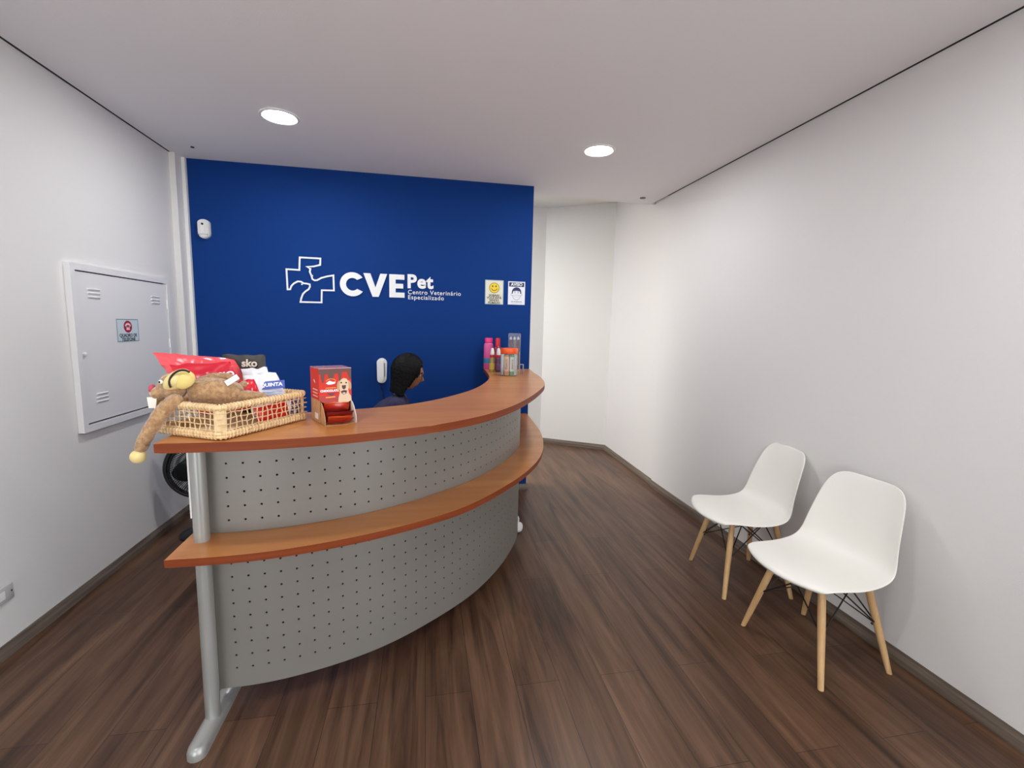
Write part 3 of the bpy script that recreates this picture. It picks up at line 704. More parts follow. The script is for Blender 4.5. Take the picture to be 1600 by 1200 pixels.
for k in range(3): prism(bm, [(-.03, -.028-.011*k), (.034, -.028-.011*k), (.034, -.024-.011*k), (-.03, -.024-.011*k)], -.001, .0008, Mx)
o = finish('printed_lines', bm, mat('pale_blue_ink', srgb(150, 164, 206), .5), w2); o.location = -w2.location
rs, fr = pouch('treat_sachet', 'small shiny red sachet beside the monkey feet', 'sachet', (-.622, 1.70, 1.276), (-.576, 1.705, 1.284), (-.535, 1.68, 1.20), (-.60, 1.655, 1.20), .02, foil('red_foil', srgb(202, 24, 44), .2), .006, 6)
rl, fr = pouch('treat_sachet', 'bright red packet low in the basket seen through the weave', 'sachet', (-.565, 1.66, 1.19), (-.495, 1.765, 1.20), (-.482, 1.77, 1.13), (-.552, 1.665, 1.13), .022, foil('red_foil_low', srgb(196, 16, 26), .25), .003, 7)
pl, fr = pouch('treat_sachet', 'purple and white packet low at the right end of the basket', 'sachet', (-.505, 1.79, 1.205), (-.468, 1.832, 1.21), (-.462, 1.828, 1.13), (-.497, 1.78, 1.13), .02, mat('purple_print', srgb(60, 54, 110), .35, var=(70, srgb(214, 206, 214), .5, .62)), .003, 8)

# ------------------------------------------------------------------ plush monkey lying across the basket
FUR = mat('plush_fur', srgb(156, 116, 78), .95, var=(90, srgb(188, 148, 106), .4, .65), bump=(75, 1.0, 4), sheen=.5)
FELT = mat('plush_felt', srgb(226, 202, 140), .9, bump=(400, .15, 2))
def skin(name, verts, edges, radii, m, parent=None, sub=2, root=0):
    me = bpy.data.meshes.new(name); me.from_pydata(verts, edges, []); o = bpy.data.objects.new(name, me); C.objects.link(o)
    o.modifiers.new('k', 'SKIN'); s = o.modifiers.new('s', 'SUBSURF'); s.levels = sub; s.render_levels = sub
    for i, v in enumerate(me.skin_vertices[0].data):
        r = radii[i]; v.radius = r if isinstance(r, tuple) else (r, r); v.use_root = (i == root)
    me.materials.append(m)
    if parent: o.parent = parent
    return o
def fuzz(o, amt=.003, sc=90):
    for v in o.data.vertices: v.co += v.normal*noise.noise(v.co*sc)*amt
    return o
mk = thing('plush_monkey', 'brown plush monkey with beige face sprawled over the basket, arm hanging', 'soft toy', (-.70, 1.62, 1.20))
OFF = mk.location.copy()
def L_(p): return tuple(Vector(p)-OFF)
body = skin('torso', [L_(p) for p in ((-.752, 1.635, 1.245), (-.715, 1.64, 1.252), (-.665, 1.65, 1.25), (-.622, 1.665, 1.236), (-.60, 1.675, 1.225))], [(0, 1), (1, 2), (2, 3), (3, 4)], [.034, .047, .05, .044, .03], FUR, mk)
fuzz(bake(body))
for nm, P, R_ in (('leg', ((-.622, 1.655, 1.232), (-.585, 1.655, 1.232), (-.548, 1.675, 1.226), (-.53, 1.69, 1.216)), (.024, .021, .018, .015)),
                  ('leg', ((-.62, 1.69, 1.25), (-.60, 1.705, 1.262), (-.572, 1.715, 1.26)), (.024, .02, .016)),
                  ('arm', ((-.748, 1.60, 1.24), (-.772, 1.578, 1.222), (-.80, 1.563, 1.185), (-.828, 1.556, 1.135), (-.846, 1.553, 1.10), (-.855, 1.553, 1.075)), (.024, .024, .0225, .021, .020, .018)),
                  ('arm', ((-.74, 1.68, 1.27), (-.70, 1.70, 1.288), (-.655, 1.705, 1.288), (-.62, 1.695, 1.278)), (.02, .018, .016, .015))):
    l = skin(nm, [L_(p) for p in P], [(i, i+1) for i in range(len(P)-1)], list(R_), FUR, mk); fuzz(bake(l))
    if nm == 'arm' and P[-1][2] < 1.1:
        bm = bmesh.new(); ball(bm, L_((-.859, 1.553, 1.062)), (.0215, .021, .021)); finish('hand', bm, FELT, l, True)
bm = bmesh.new(); ball(bm, L_((-.785, 1.625, 1.268)), (.042, .044, .042), u=28, v=20)
hd_ = fuzz(finish('head', bm, FUR, mk, True)); 
HM = Matrix.Rotation(math.radians(-42), 4, 'Y')
bm = bmesh.new(); ball(bm, L_((-.765, 1.605, 1.290)), (.046, .034, .026), HM, 28, 18); fc = finish('face', bm, FELT, hd_, True)
bm = bmesh.new(); ball(bm, L_((-.735, 1.588, 1.293)), (.033, .014, .026), Matrix.Rotation(math.radians(-38), 4, 'Y'), 28, 18); finish('ear', bm, mat('plush_ear', srgb(226, 200, 124), .9, bump=(400, .15, 2)), hd_, True)
bm = bmesh.new(); tube(bm, [L_((-.7365+.0355*math.cos(a)*math.cos(.66)-.0285*math.sin(a)*math.sin(.66), 1.568+.006*math.sin(a), 1.294+.0355*math.cos(a)*math.sin(.66)+.0285*math.sin(a)*math.cos(.66))) for a in [(.05+.95*i/16)*PI for i in range(17)]], .0032, 8)
finish('face_seam', bm, mat('seam_black', srgb(38, 26, 24), .8), hd_, True)
bm = bmesh.new(); ball(bm, L_((-.817, 1.612, 1.25)), (.026, .03, .022), HM); finish('muzzle', bm, FUR, hd_, True)
bm = bmesh.new(); ball(bm, L_((-.825, 1.598, 1.245)), (.016, .012, .008), Matrix.Rotation(.5, 4, 'Y')); finish('mouth', bm, mat('plush_lip', srgb(226, 178, 128), .9), hd_, True)
bm = bmesh.new(); ball(bm, L_((-.838, 1.612, 1.262)), (.009, .014, .014)); finish('nose', bm, mat('plush_pink', srgb(190, 74, 92), .8), hd_, True)
bm = bmesh.new(); ball(bm, L_((-.797, 1.579, 1.288)), (.0065, .005, .0065)); ew = finish('eye', bm, WHITE, hd_, True)
bm = bmesh.new(); ball(bm, L_((-.798, 1.5745, 1.288)), (.003, .002, .0035)); finish('pupil', bm, BLACK, ew, True)
bm = bmesh.new(); prism(bm, [(-.011, -.017), (.008, -.017), (.013, .017), (-.014, .017)], -.0008, .0008, Matrix.Translation(L_((-.829, 1.59, 1.222))) @ Matrix.Rotation(PI/2, 4, 'X')); finish('paper_tag', bm, mat('tag_white', srgb(240, 226, 214), .6), mk)
bm = bmesh.new(); prism(bm, [(-.021, -.009), (.021, -.009), (.021, .009), (-.021, .009)], -.0006, .0006, Matrix.Translation(L_((-.615, 1.628, 1.288))) @ Matrix.Rotation(PI/2-.3, 4, 'X') @ Matrix.Rotation(.62, 4, 'Z')); finish('care_label', bm, mat('label_white', srgb(240, 240, 242), .5), mk)

# ------------------------------------------------------------------ red display carton with sachets
ct = thing('display_carton', 'red and kraft display carton printed with a dog, open tray at the front', 'box', (-.3746, 1.745, ZT), math.radians(27.4))
KRAFT = mat('kraft_board', srgb(196, 148, 104), .75, var=(40, srgb(184, 136, 94), .4, .6)); REDP = mat('carton_red', srgb(206, 56, 44), .6, 0, .25)
W_, D_, CH = .116, .11, .199
FX = Matrix(((1, 0, 0, 0), (0, 0, -1, 0), (0, 1, 0, 0), (0, 0, 0, 1)))     # front face: x right, y up, z to the front
bm = bmesh.new()
box(bm, (.001, D_/2, .042), (.002, D_, .084)); box(bm, (W_-.001, D_/2, .042), (.002, D_, .084)); box(bm, (W_/2, D_-.001, .042), (W_, .002, .084)); box(bm, (W_/2, D_/2, .001), (W_, D_, .002))
finish('lower_box', bm, KRAFT, ct)
bm = bmesh.new(); box(bm, (W_/2, D_/2, (.084+CH)/2), (W_, D_, CH-.084)); up_ = finish('upper_box', bm, REDP, ct)
bm = bmesh.new(); box(bm, (W_/2, D_/2, CH+.001), (W_+.001, D_+.001, .002)); finish('lid', bm, mat('lid_gloss', srgb(196, 140, 142), .15), ct)
bm = bmesh.new(); prism(bm, [(0, .084), (.012, .076), (.03, .072), (.07, .071), (.10, .073), (W_, .08), (W_, .10), (0, .10)], 0, .0006, FX); finish('print_edge', bm, mat('print_dark_red', srgb(170, 34, 28), .4), up_)
bm = bmesh.new()
prism(bm, [(0, CH), (0, CH-.02), (.006, CH-.02), (.01, CH-.048), (.016, CH-.05), (.02, CH-.02), (.03, CH-.018), (.036, CH-.04), (.044, CH-.042), (.05, CH-.034), (.056, CH-.02), (.068, CH-.016), (.071, CH-.046), (.077, CH-.048), (.082, CH-.014), (.10, CH-.012), (.109, CH-.04), (W_, CH-.042), (W_, CH)], 0, .0006, FX)
finish('printed_drips', bm, mat('choc_print', srgb(92, 40, 30), .4), up_)
bm = bmesh.new()
prism(bm, [(.066, .071), (.068, .09), (.072, .104), (.073, .118), (.070, .130), (.071, .146), (.078, .158), (.088, .163), (.098, .160), (.106, .148), (.107, .132), (.104, .118), (.106, .106), (.1135, .094), (.1155, .078), (.10, .071)][::-1], .0006, .0012, FX)
dg_ = finish('printed_dog', bm, mat('dog_cream', srgb(222, 190, 158), .5), up_)
for nm_, ear_ in (('l', [(.074, .155), (.066, .150), (.0625, .138), (.063, .122), (.068, .116), (.072, .126), (.073, .142)]), ('r', [(.103, .155), (.111, .149), (.1155, .138), (.1155, .124), (.110, .117), (.1055, .128), (.1045, .144)][::-1])):
    bm = bmesh.new(); prism(bm, ear_, .0012, .0017, FX); finish('printed_ear', bm, mat('dog_tan_'+nm_, srgb(196, 154, 116), .5), dg_)
bm = bmesh.new()
prism(bm, disc(.0785, .146, .0032, n=12), .0012, .0016, FX); prism(bm, disc(.0965, .145, .0032, n=12), .0012, .0016, FX)
prism(bm, [(.080, .136), (.096, .136), (.094, .124), (.088, .12), (.082, .124)][::-1], .0012, .0016, FX)
prism(bm, [(.076, .114), (.088, .118), (.100, .115), (.096, .104), (.086, .101), (.08, .105)][::-1], .0012, .0016, FX); finish('printed_dog_face', bm, mat('dog_dark', srgb(74, 42, 34), .5), dg_)
bm = bmesh.new(); prism(bm, disc(.088, .1065, .006, .0028, 14), .0016, .002, FX); finish('printed_tongue', bm, mat('dog_tongue', srgb(232, 190, 184), .5), dg_)
bm = bmesh.new(); prism(bm, [(.024, .146), (.036, .155), (.05, .15), (.058, .151), (.056, .144), (.042, .141), (.032, .141)][::-1], .0006, .0012, FX)
text_bm(bm, 'CHOCOLATE', .0108, FX @ Matrix.Translation((.0365, .118, .0009)), .0003, bold=.0006); finish('printed_words', bm, LETTER, up_)
OR_ = mat('print_orange', srgb(246, 156, 60), .4)
bm = bmesh.new(); stroke(bm, arc(.042, .146, .02, .5, PI-.5, 10, .016), .001, .0006, .001, FX, False); finish('printed_arc', bm, OR_, up_)
bm = bmesh.new(); prism(bm, [(.022, .092), (.056, .093), (.056, .097), (.022, .096)], .0006, .001, FX); finish('printed_band', bm, OR_, up_)
bm = bmesh.new(); prism(bm, [(.022, .127), (.06, .127), (.06, .13), (.022, .13)], .0006, .001, FX); finish('printed_band', bm, OR_, up_)
bm = bmesh.new(); prism(bm, [(.026, .109), (.058, .109), (.05, .103), (.042, .099), (.034, .103)][::-1], .0006, .001, FX); finish('printed_heart', bm, mat('print_plum', srgb(98, 30, 60), .4), up_)
SD = Matrix(((0, 0, -1, 0), (-1, 0, 0, D_), (0, 1, 0, 0), (0, 0, 0, 1)))    # left side face
bm = bmesh.new()
for k in range(3): prism(bm, [(.03, .118-.012*k), (.09, .118-.012*k), (.09, .122-.012*k), (.03, .122-.012*k)], 0, .0006, SD)
prism(bm, [(.04, .152), (.06, .143), (.064, .148), (.048, .158)], 0, .0006, SD); finish('side_print', bm, mat('side_pink', srgb(240, 190, 180), .45), up_)
bm = bmesh.new(); prism(bm, [(.05, .012), (.09, .012), (.09, .034), (.05, .034)], 0, .0006, SD); finish('side_label', bm, WHITE, ct)
def traywall(x, nm, m):
    bm = bmesh.new(); prof = [(.0, 0), (.0, .078), (-.014, .074), (-.032, .058), (-.05, .03), (-.054, .012), (-.052, .0)]
    vs = prism(bm, prof, x-.001, x+.001, Matrix(((0, 0, 1, 0), (1, 0, 0, 0), (0, 1, 0, 0), (0, 0, 0, 1)))); finish(nm, bm, m, ct)
traywall(.004, 'tray_side', KRAFT); traywall(W_-.002, 'tray_side', mat('tray_white', srgb(232, 214, 202), .5))
bm = bmesh.new(); prism(bm, [(.003, 0), (W_-.001, 0)]+[(W_-.001-(W_-.004)*i/10, .05+.012*math.sin(PI*i/10)) for i in range(11)], .0, .0015, Matrix(((1, 0, 0, 0), (0, -1, 0, 0), (0, 0, 1, 0), (0, 0, 0, 1)))); finish('tray_floor', bm, KRAFT, ct)
SACH = [mat('sachet_red', srgb(178, 40, 26), .22, 0, .7), mat('sachet_orange', srgb(214, 92, 44), .22, 0, .7), mat('sachet_maroon', srgb(116, 26, 22), .25, 0, .7)]
CM = Matrix.Translation((-.3746, 1.745, ZT)) @ Matrix.Rotation(math.radians(27.4), 4, 'Z')
for k in range(9):
    y = .05-.0142*k; x0_, x1_ = .012+.003*(k % 2), W_-.010-.004*(k % 3); zb_ = .004+.0015*(8-k if k < 5 else 0)
    hz = (.074, .072, .070, .066, .060, .052, .042, .030, .020)[k]; ln = .02+.006*(k % 3)
    q = [CM @ Vector(p) for p in ((x0_, y-.006, zb_+hz), (x1_, y-.010+.008*math.sin(k*2), zb_+hz-.005*(k % 2)), (x1_-.002, y+ln-.006, zb_), (x0_+.002, y+ln, zb_))]
    words = ('rearmost', 'second from the back', 'third from the back', 'fourth from the back', 'middle', 'fourth from the front', 'third from the front', 'second from the front', 'frontmost')[k]
    pouch('foil_sachet', 'red-orange foil sachet in the carton tray, %s of the row' % words, 'sachet', *[tuple(v) for v in q], (.008), SACH[(k*2+k//3) % 3], .005, 20+k, 'foil sachets in the display carton', 8)

# ------------------------------------------------------------------ products on the right end of the counter
def bottle(name, label, x, y, prof, m, cap_prof, cm, sx=1, sy_=1, rz=0, band=None, group=None):
    t = thing(name, label, 'bottle', (x, y, ZT), rz, group); S_ = Matrix.Diagonal((sx, sy_, 1, 1))
    bm = bmesh.new(); lathe(bm, prof, 28, S_); finish('bottle_body', bm, m, t, True)
    bm = bmesh.new(); lathe(bm, cap_prof, 24, S_); finish('cap', bm, cm, t, True)
    if band: bm = bmesh.new(); lathe(bm, band[0], 28, S_, False, False); finish('label_band', bm, band[1], t, True)
    return t
PINK = mat('pink_bottle', srgb(214, 84, 150), .35)
bottle('shampoo_bottle', 'pink bottle with bright pink cap and teal band, leftmost on the counter end', .531, 3.895, [(.036, 0), (.042, .006), (.042, .205), (.036, .222), (.026, .228)], PINK,
       [(.034, .2285), (.034, .262), (.031, .268)], mat('pink_cap', srgb(232, 50, 130), .3), 1, .62, .1, ([(.0425, .055), (.0427, .056), (.0427, .094), (.0425, .095)], mat('teal_label', srgb(30, 120, 160), .4)))
bottle('shampoo_bottle', 'dark red bottle with red cap, just right of the pink one', .603, 3.86, [(.03, 0), (.036, .005), (.036, .165), (.03, .19), (.02, .2)], mat('red_bottle', srgb(132, 20, 50), .3),
       [(.021, .2005), (.021, .262), (.017, .268)], mat('red_cap', srgb(206, 24, 44), .3), 1, .8, 0)
for k, (x, m) in enumerate(((.534, mat('amber_liquid', srgb(150, 130, 60), .12, coat=.5)), (.582, mat('dark_liquid', srgb(70, 40, 74), .12, coat=.5)))):
    t = thing('dropper_bottle', ('small amber bottle with red collar and white nozzle, left of its twin', 'small dark bottle with red collar and white nozzle, beside the orange-lidded jar')[k], 'bottle', (x, 3.69-.02*k, ZT), group='small dropper bottles')
    bm = bmesh.new(); lathe(bm, [(.018, 0), (.0225, .004), (.0225, .10), (.017, .118), (.012, .12)], 24); finish('bottle_body', bm, m, t, True)
    bm = bmesh.new(); lathe(bm, [(.0228, .02), (.023, .021), (.023, .07), (.0228, .071)], 24, None, False, False); finish('label_band', bm, (mat('yellow_label', srgb(198, 170, 70), .5), mat('plum_label', srgb(104, 60, 106), .5))[k], t, True)
    bm = bmesh.new(); lathe(bm, [(.0205, .1205), (.0205, .136), (.017, .138)], 24); finish('collar', bm, mat('collar_red', srgb(196, 22, 48), .35), t, True)
    bm = bmesh.new(); lathe(bm, [(.016, .1385), (.0175, .150), (.014, .172), (.010, .188), (.007, .192)], 24); finish('nozzle', bm, WHITE, t, True)
def clear(name, c=(1, 1, 1, 1), a=.16):
    m = bpy.data.materials.new(name); m.use_nodes = True; nt = m.node_tree; n = nt.nodes; b = n['Principled BSDF']
    tr = n.new('ShaderNodeBsdfTransparent'); tr.inputs[0].default_value = c; mx = n.new('ShaderNodeMixShader'); fr_ = n.new('ShaderNodeFresnel'); fr_.inputs[0].default_value = 1.45
    ad = n.new('ShaderNodeMath'); ad.operation = 'ADD'; ad.inputs[1].default_value = a; nt.links.new(fr_.outputs[0], ad.inputs[0])
    b.inputs['Base Color'].default_value = (.8, .82, .84, 1); b.inputs['Roughness'].default_value = .08
    nt.links.new(ad.outputs[0], mx.inputs[0]); nt.links.new(tr.outputs[0], mx.inputs[1]); nt.links.new(b.outputs[0], mx.inputs[2])
    nt.links.new(mx.outputs[0], n['Material Output'].inputs['Surface']); return m
CLEAR = clear('clear_plastic', a=.05)
jx, jy = .622, 3.417
jar = thing('treat_jar', 'clear jar with orange screw lid full of upright snack packs', 'jar', (jx, jy, ZT))
bm = bmesh.new(); lathe(bm, [(.058, 0), (.0635, .004), (.0635, .158), (.058, .166), (.0555, .166), (.061, .157), (.061, .006), (.056, .003)], 40, None, False, False); finish('glass', bm, CLEAR, jar, True)
bm = bmesh.new(); lathe(bm, [(.0645, .166), (.0655, .168), (.0655, .200), (.062, .206)], 48); finish('lid', bm, mat('orange_lid', srgb(240, 92, 30), .35), jar, True)
PK = [(srgb(214, 212, 206), srgb(96, 110, 120)), (srgb(236, 190, 160), srgb(230, 140, 34)), (srgb(222, 226, 214), srgb(60, 150, 76)), (srgb(214, 222, 200), srgb(96, 170, 96)), (srgb(226, 120, 80), srgb(232, 170, 50)), (srgb(230, 214, 206), srgb(150, 170, 190)), (srgb(232, 190, 160), srgb(220, 120, 40))]
PW = ('grey and white snack pack at the left side of the orange-lidded jar', 'peach and orange snack pack at the front left of the jar', 'white and green snack pack at the front right of the jar', 'pale green snack pack at the right side of the jar', 'salmon snack pack at the back right of the jar', 'pale snack pack at the back of the jar', 'peach snack pack at the back left of the jar')
for k in range(7):
    a = math.radians((186, 238, 290, 340, 32, 85, 136)[k]); r_ = .046
    x, y = jx+r_*math.cos(a), jy+r_*math.sin(a)
    t = thing('snack_pack', PW[k], 'snack pack', (x, y, ZT+.0045), a+PI/2, 'snack packs in the jar')
    c1, c2_ = PK[k]; w = .0178
    bm = bmesh.new(); rows = []
    for i in range(9):
        u = i/8; th = .0045*math.sin(PI*min(max(u, .04), .96))**.4; rows.append([bm.verts.new((sx*w*(1 if abs(sx) == 1 else .7), sy_*th*(1 if abs(sx) < 1 else .2), .15*u)) for sx, sy_ in ((-1, -1), (-.5, -1), (.5, -1), (1, -1), (1, 1), (.5, 1), (-.5, 1), (-1, 1))])
    for r0, r1 in zip(rows, rows[1:]):
        for q in range(8): bm.faces.new((r0[q], r0[(q+1) % 8], r1[(q+1) % 8], r1[q]))
    bm.faces.new(rows[0][::-1]); bm.faces.new(rows[-1]); finish('wrapper', bm, mat('wrap%d' % k, c1, .4), t, True)
    for z0_, z1_ in ((.002, .03), (.138, .149)):
        bm = bmesh.new(); box(bm, (0, 0, (z0_+z1_)/2), (w*2.04, .0094, z1_-z0_), bevel=.002); finish('coloured_end', bm, mat('wrap_end%d' % k, c2_, .4), t)
    bm = bmesh.new(); text_bm(bm, 'SNACK', .024, Matrix.Translation((0, -.0048, .084)) @ Matrix.Rotation(PI/2, 4, 'X') @ Matrix.Rotation(PI/2, 4, 'Z'), .0003, bold=.0003); finish('lettering', bm, mat('wrap_ink%d' % k, srgb(150, 60, 60) if k < 3 else srgb(70, 80, 90), .5), t)
pkg = thing('blister_pack', 'tall clear plastic pack with three dark red sticks, behind the jar', 'package', (.715, 3.70, ZT))
bm = bmesh.new(); box(bm, (0, 0, .157), (.10, .026, .312), bevel=.006); finish('clear_shell', bm, clear('clear_pack', a=.10), pkg, True)
bm = bmesh.new(); box(bm, (0, .008, .085), (.094, .002, .16)); finish('backing_card', bm, mat('card_pale', srgb(218, 224, 214), .5), pkg)
for k, x in enumerate((-.03, 0, .03)):
    bm = bmesh.new(); tube(bm, [(x, -.001, .02), (x, -.001, .262)], .0095, 12); s_ = finish('stick', bm, mat('stick_red%d' % k, (srgb(112, 34, 40), srgb(150, 126, 96), srgb(120, 38, 42))[k], .45), pkg, True)
    bm = bmesh.new(); lathe(bm, [(.0098, .2625), (.0098, .276), (.006, .284)], 12, Matrix.Translation((x, -.001, 0))); finish('tip', bm, WHITE, s_, True)
stn = thing('acrylic_holder', 'tiny clear acrylic holder standing right of the orange-lidded jar', 'holder', (.748, 3.56, ZT))
bm = bmesh.new(); prism(bm, [(-.016, 0), (-.016, .074), (.016, .074), (.016, 0), (.013, 0), (.013, .071), (-.013, .071), (-.013, 0)][::-1], -.02, .02, Matrix(((1, 0, 0, 0), (0, 0, 1, 0), (0, 1, 0, 0), (0, 0, 0, 1)))); finish('bent_sheet', bm, clear('clear_acrylic', a=.3), stn)

# ------------------------------------------------------------------ office chair and the seated person
oc = thing('office_chair', 'black office chair under the person behind the counter', 'chair', (-.25, 3.16, 0))
FAB = mat('chair_fabric', srgb(26, 26, 30), .8)
bm = bmesh.new()
for k in range(5):
    a = 2*PI*k/5+.3; tube(bm, [(0, 0, .10), (.27*math.cos(a), .27*math.sin(a), .072)], [.026, .016], 10)
finish('star_base', bm, BLACKP, oc, True)
for k in range(5):
    a = 2*PI*k/5+.3; bm = bmesh.new(); lathe(bm, [(.026, -.014), (.03, -.01), (.03, .01), (.026, .014)], 20, Matrix.Translation((.27*math.cos(a), .27*math.sin(a), .03)) @ Matrix.Rotation(a, 4, 'Z') @ Matrix.Rotation(PI/2, 4, 'X')); finish('caster', bm, BLACKP, oc, True)
bm = bmesh.new(); lathe(bm, [(.028, .09), (.028, .25), (.018, .26), (.018, .335)], 20); finish('gas_column', bm, BLACKP, oc, True)
bm = bmesh.new(); box(bm, (.02, 0, .362), (.44, .46, .07), bevel=.03, seg=4); finish('seat', bm, FAB, oc, True)
bm = bmesh.new(); box(bm, (-.235, 0, .72), (.05, .42, .42), Matrix.Rotation(-.16, 4, 'Y'), bevel=.024, seg=4); finish('backrest', bm, FAB, oc, True)
bm = bmesh.new(); tube(bm, [(-.10, 0, .335), (-.26, 0, .35), (-.262, 0, .62)], .018, 10); finish('back_bar', bm, BLACKP, oc, True)

SKINM = mat('skin', srgb(158, 112, 84), .55); HAIRM = mat('black_hair', srgb(7, 6, 7), .5, 0, .16, bump=(70, .8, 5)); SHIRT = mat('navy_top', srgb(44, 40, 74), .85, bump=(120, .25, 3)); TROUS = mat('dark_trousers', srgb(30, 30, 40), .8)
P0 = Vector((-.22, 3.16, 0))
pr = thing('person', 'person with black hair in a dark navy top seated behind the counter, looking down', 'person', tuple(P0))
def B_(p): return tuple(Vector(p)-P0)
HC = Vector((-.112, 3.155, 1.163)); TILT = Matrix.Rotation(math.radians(17), 4, 'Y')
def headshape(v):
    x, y, z = v
    s = Vector((x*.095, y*.074, z*.114))
    if z < -.1: s.x += .012*(-z-.1); s.y *= 1-.30*(-z-.1); s.x *= 1-.10*(-z-.1)       # jaw
    if x > 0:
        g = lambda dy, dz, wy, wz: math.exp(-((y-dy)/wy)**2-((z-dz)/wz)**2)
        s.x += .026*g(0, -.22, .13, .13)*(1 if z < -.2 else .9)+.010*g(0, 0, .12, .22)  # nose
        s.x += .006*g(0, .22, .5, .1)-.007*(g(.36, .04, .16, .11)+g(-.36, .04, .16, .11)) # brow, eye sockets
        s.x += .008*g(0, -.52, .22, .06)+.007*g(0, -.64, .2, .06)+.009*g(0, -.88, .25, .1) # lips, chin
    return s
bm = bmesh.new(); r = bmesh.ops.create_icosphere(bm, subdivisions=5, radius=1)
for v in bm.verts: v.co = headshape(v.co)
for s in (1, -1): ball(bm, (-.005, .074*s, -.012), (.017, .008, .03))
bmesh.ops.transform(bm, matrix=Matrix.Translation(HC-P0) @ TILT, verts=bm.verts[:])
hb = bpy.data.meshes.new('hb'); bm.to_mesh(hb); bm.free(); hobj = bpy.data.objects.new('hb', hb); C.objects.link(hobj)
N = {}; V_ = []; E_ = []; R_ = []
def nd(k, p, r, par=None):
    N[k] = len(V_); V_.append(B_(p)); R_.append(r)
    if par: E_.append((N[par], N[k]))
nd('pel', (-.25, 3.16, .53), (.12, .15)); nd('abd', (-.27, 3.16, .70), (.10, .135), 'pel'); nd('che', (-.235, 3.16, .86), (.105, .15), 'abd'); nd('upc', (-.195, 3.16, .965), (.075, .11), 'che'); nd('nek', (-.165, 3.156, 1.03), .05, 'upc'); nd('hed', (-.13, 3.155, 1.10), .052, 'nek')
for s, nm in ((-1, 'r'), (1, 'l')):
    nd('sh'+nm, (-.19, 3.16+.165*s, .955), .058, 'upc'); nd('el'+nm, (-.09, 3.16+.215*s, .77), .043, 'sh'+nm); nd('wr'+nm, (.115, 3.16+.15*s, .778), .028, 'el'+nm); nd('pa'+nm, (.175, 3.16+.14*s, .775), (.022, .034), 'wr'+nm)
    nd('hi'+nm, (-.19, 3.16+.09*s, .515), .095, 'pel'); nd('kn'+nm, (.21, 3.16+.085*s, .505), .062, 'hi'+nm); nd('ca'+nm, (.33, 3.17+.075*s, .36), .054, 'kn'+nm); nd('an'+nm, (.515, 3.18+.062*s, .11), .036, 'ca'+nm); nd('to'+nm, (.64, 3.19+.062*s, .042), (.024, .036), 'an'+nm)
bd = skin('bd', V_, E_, R_, SKINM)
parts = [bake(bd), hobj]
for s in (-1, 1):
    for k, (dy, ln, up_z) in enumerate(((-.027, .062, 0), (-.009, .072, .002), (.009, .068, .001), (.026, .054, -.002))):
        y = 3.16+.14*s+dy*s; P = ((.165, y, .778), (.20, y+dy*s*.15, .784+up_z), (.20+ln*.5, y+dy*s*.25, .779), (.20+ln*.85, y+dy*s*.3, .768))
        parts.append(bake(skin('fg', [B_(p) for p in P], [(0, 1), (1, 2), (2, 3)], [.0095, .009, .0085, .007], SKINM)))
    P = ((.14, 3.16+.115*s, .775), (.165, 3.16+.093*s, .773), (.195, 3.16+.085*s, .768)); parts.append(bake(skin('fg', [B_(p) for p in P], [(0, 1), (1, 2)], [.011, .0105, .0085], SKINM)))
def fuse(name, objs, m, parent, vox):
    bm = bmesh.new()
    for o in objs: bm.from_mesh(o.data)
    for o in objs: bpy.data.objects.remove(o)
    o = finish(name, bm, m, parent, True)
    md = o.modifiers.new('r', 'REMESH'); md.mode = 'VOXEL'; md.voxel_size = vox
    md = o.modifiers.new('s', 'SMOOTH'); md.factor = .5; md.iterations = 3
    return bake(o)
fuse('body', parts, SKINM, pr, .005)
top = ('pel', 'abd', 'che', 'upc', 'shr', 'elr', 'shl', 'ell'); idx = {k: i for i, k in enumerate(top)}
def garment(name, keys, links, grow, m, extra=None):
    vs = [V_[N[k]] for k in keys]; rs = [tuple(a+grow for a in (R_[N[k]] if isinstance(R_[N[k]], tuple) else (R_[N[k]],)*2)) for k in keys]; ix = {k: i for i, k in enumerate(keys)}
    if extra:
        for k, p, r, par in extra: ix[k] = len(vs); vs.append(B_(p)); rs.append((r, r)); links = links+[(par, k)]
    return bake(skin(name, vs, [(ix[a], ix[b]) for a, b in links], rs, m, pr))
garment('top', ('pel', 'abd', 'che', 'upc', 'shr', 'elr', 'shl', 'ell'), [('pel', 'abd'), ('abd', 'che'), ('che', 'upc'), ('upc', 'shr'), ('shr', 'elr'), ('upc', 'shl'), ('shl', 'ell')], .012, SHIRT,
        [('cr', (.03, 3.005, .79), .042, 'elr'), ('cl', (.03, 3.315, .79), .042, 'ell')])
garment('trousers', ('pel', 'hir', 'knr', 'car', 'hil', 'knl', 'cal'), [('pel', 'hir'), ('hir', 'knr'), ('knr', 'car'), ('pel', 'hil'), ('hil', 'knl'), ('knl', 'cal')], .012, TROUS, [('ar', (.492, 3.12, .145), .056, 'car'), ('al', (.492, 3.24, .145), .056, 'cal')])
for s in (-1, 1):
    y = 3.19+.062*s; P = ((.47, y, .055), (.53, y, .058), (.60, y, .048), (.66, y, .040), (.70, y, .036))
    sh = bake(skin('shoe', [B_(p) for p in P], [(i, i+1) for i in range(4)], [(.042, .04), (.048, .044), (.042, .048), (.033, .047), (.024, .036)], mat('white_shoe', srgb(232, 230, 228), .5), pr))
    for v in sh.data.vertices: v.co.z = max(v.co.z, .004)
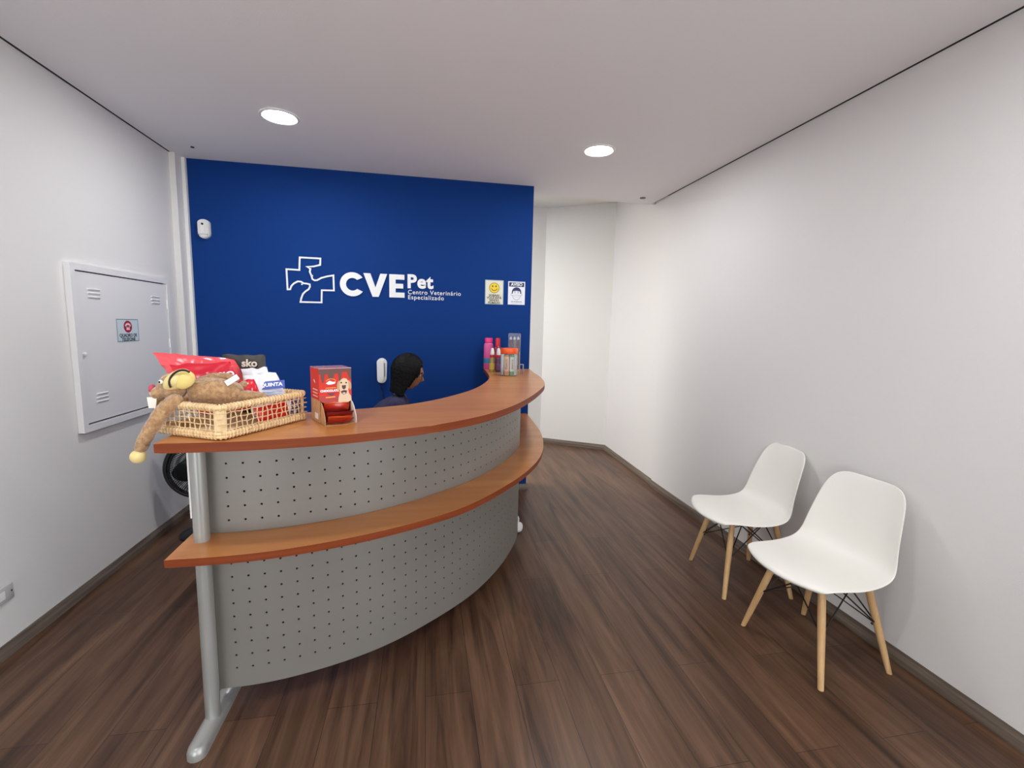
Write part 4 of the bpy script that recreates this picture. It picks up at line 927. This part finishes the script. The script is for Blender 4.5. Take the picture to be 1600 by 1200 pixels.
# hair: a cap with long sides, open at the face
bm = bmesh.new(); rows = []; NA = 64
LV = [.995, .97, .92, .84, .73, .6, .45, .3, .15, 0, -.15, -.3, -.45, -.6, -.75, -.9, -1.05, -1.2, -1.33]
for z in LV:
    rr = math.sqrt(max(0, 1-z*z)) if z > 0 else 1-.05*min(-z, 1)+.06*max(0, -z-.7)
    row = []
    for k in range(NA):
        a = 2*PI*k/NA; x, y = math.cos(a)*rr, math.sin(a)*rr
        open_ = (z < .50 and abs(a if a < PI else a-2*PI) < .68+.70*max(0, min(1, -z))+.35*max(0, -z-.6))
        if open_ and z > .35: open_ = abs(a if a < PI else a-2*PI) < .62-(z-.35)*2.5
        n_ = 1+.035*noise.noise(Vector((math.cos(a)*4, math.sin(a)*4, z*.9)))+.02*noise.noise(Vector((math.cos(a)*14, math.sin(a)*14, z*.5)))
        q = Vector((x*.110*n_-.006, y*.092*n_, z*.122+.004))
        if z < 0: q.x += .030*(-z)*(1 if x < 0 else 1-.8*x); q.z -= .010*noise.noise(Vector((math.cos(a)*5, math.sin(a)*5, 7)))*(-z)
        row.append(None if open_ else bm.verts.new(q))
    rows.append(row)
topv = bm.verts.new((-.006, 0, .126))
for k in range(NA): bm.faces.new((rows[0][k], rows[0][(k+1) % NA], topv))
for r0, r1 in zip(rows, rows[1:]):
    for k in range(NA):
        q = (r0[k], r0[(k+1) % NA], r1[(k+1) % NA], r1[k])
        if None not in q: bm.faces.new(q)
bmesh.ops.transform(bm, matrix=Matrix.Translation(HC-P0) @ TILT, verts=bm.verts[:])
hair = finish('hair', bm, HAIRM, pr, True, 180); md = hair.modifiers.new('s', 'SOLIDIFY'); md.thickness = .009; md.offset = 0; md = hair.modifiers.new('b', 'SUBSURF'); md.levels = 1; bake(hair)
for s in (1, -1):
    ep = Matrix.Translation(HC-P0) @ TILT
    bm = bmesh.new(); ball(bm, (.079, .027*s, .004), (.010, .012, .008), u=12, v=8); bmesh.ops.transform(bm, matrix=ep, verts=bm.verts[:]); e_ = finish('eye', bm, WHITE, pr, True)
    bm = bmesh.new(); ball(bm, (.0865, .0275*s, .003), (.004, .005, .005), u=10, v=8); bmesh.ops.transform(bm, matrix=ep, verts=bm.verts[:]); finish('iris', bm, BLACK, e_, True)
    bm = bmesh.new(); tube(bm, [ep @ Vector(p) for p in ((.094, .012*s, .024), (.094, .03*s, .028), (.084, .048*s, .022))], [.0025, .003, .002], 6); finish('eyebrow', bm, HAIRM, pr, True)
bm = bmesh.new()
for s in (1, -1):
    tube(bm, [ep @ Vector((.103-.006*abs(math.cos(a)), s*(.031+.021*math.cos(a)), .002+.017*math.sin(a))) for a in [2*PI*i/16 for i in range(16)]], .0016, 6, True)
    tube(bm, [ep @ Vector(p) for p in ((.098, .052*s, .008), (.06, .075*s, .008), (-.01, .08*s, .004))], .0016, 6)
tube(bm, [ep @ Vector(p) for p in ((.103, -.010, .006), (.108, 0, .008), (.103, .010, .006))], .0016, 6); finish('glasses', bm, BLACK, pr, True)
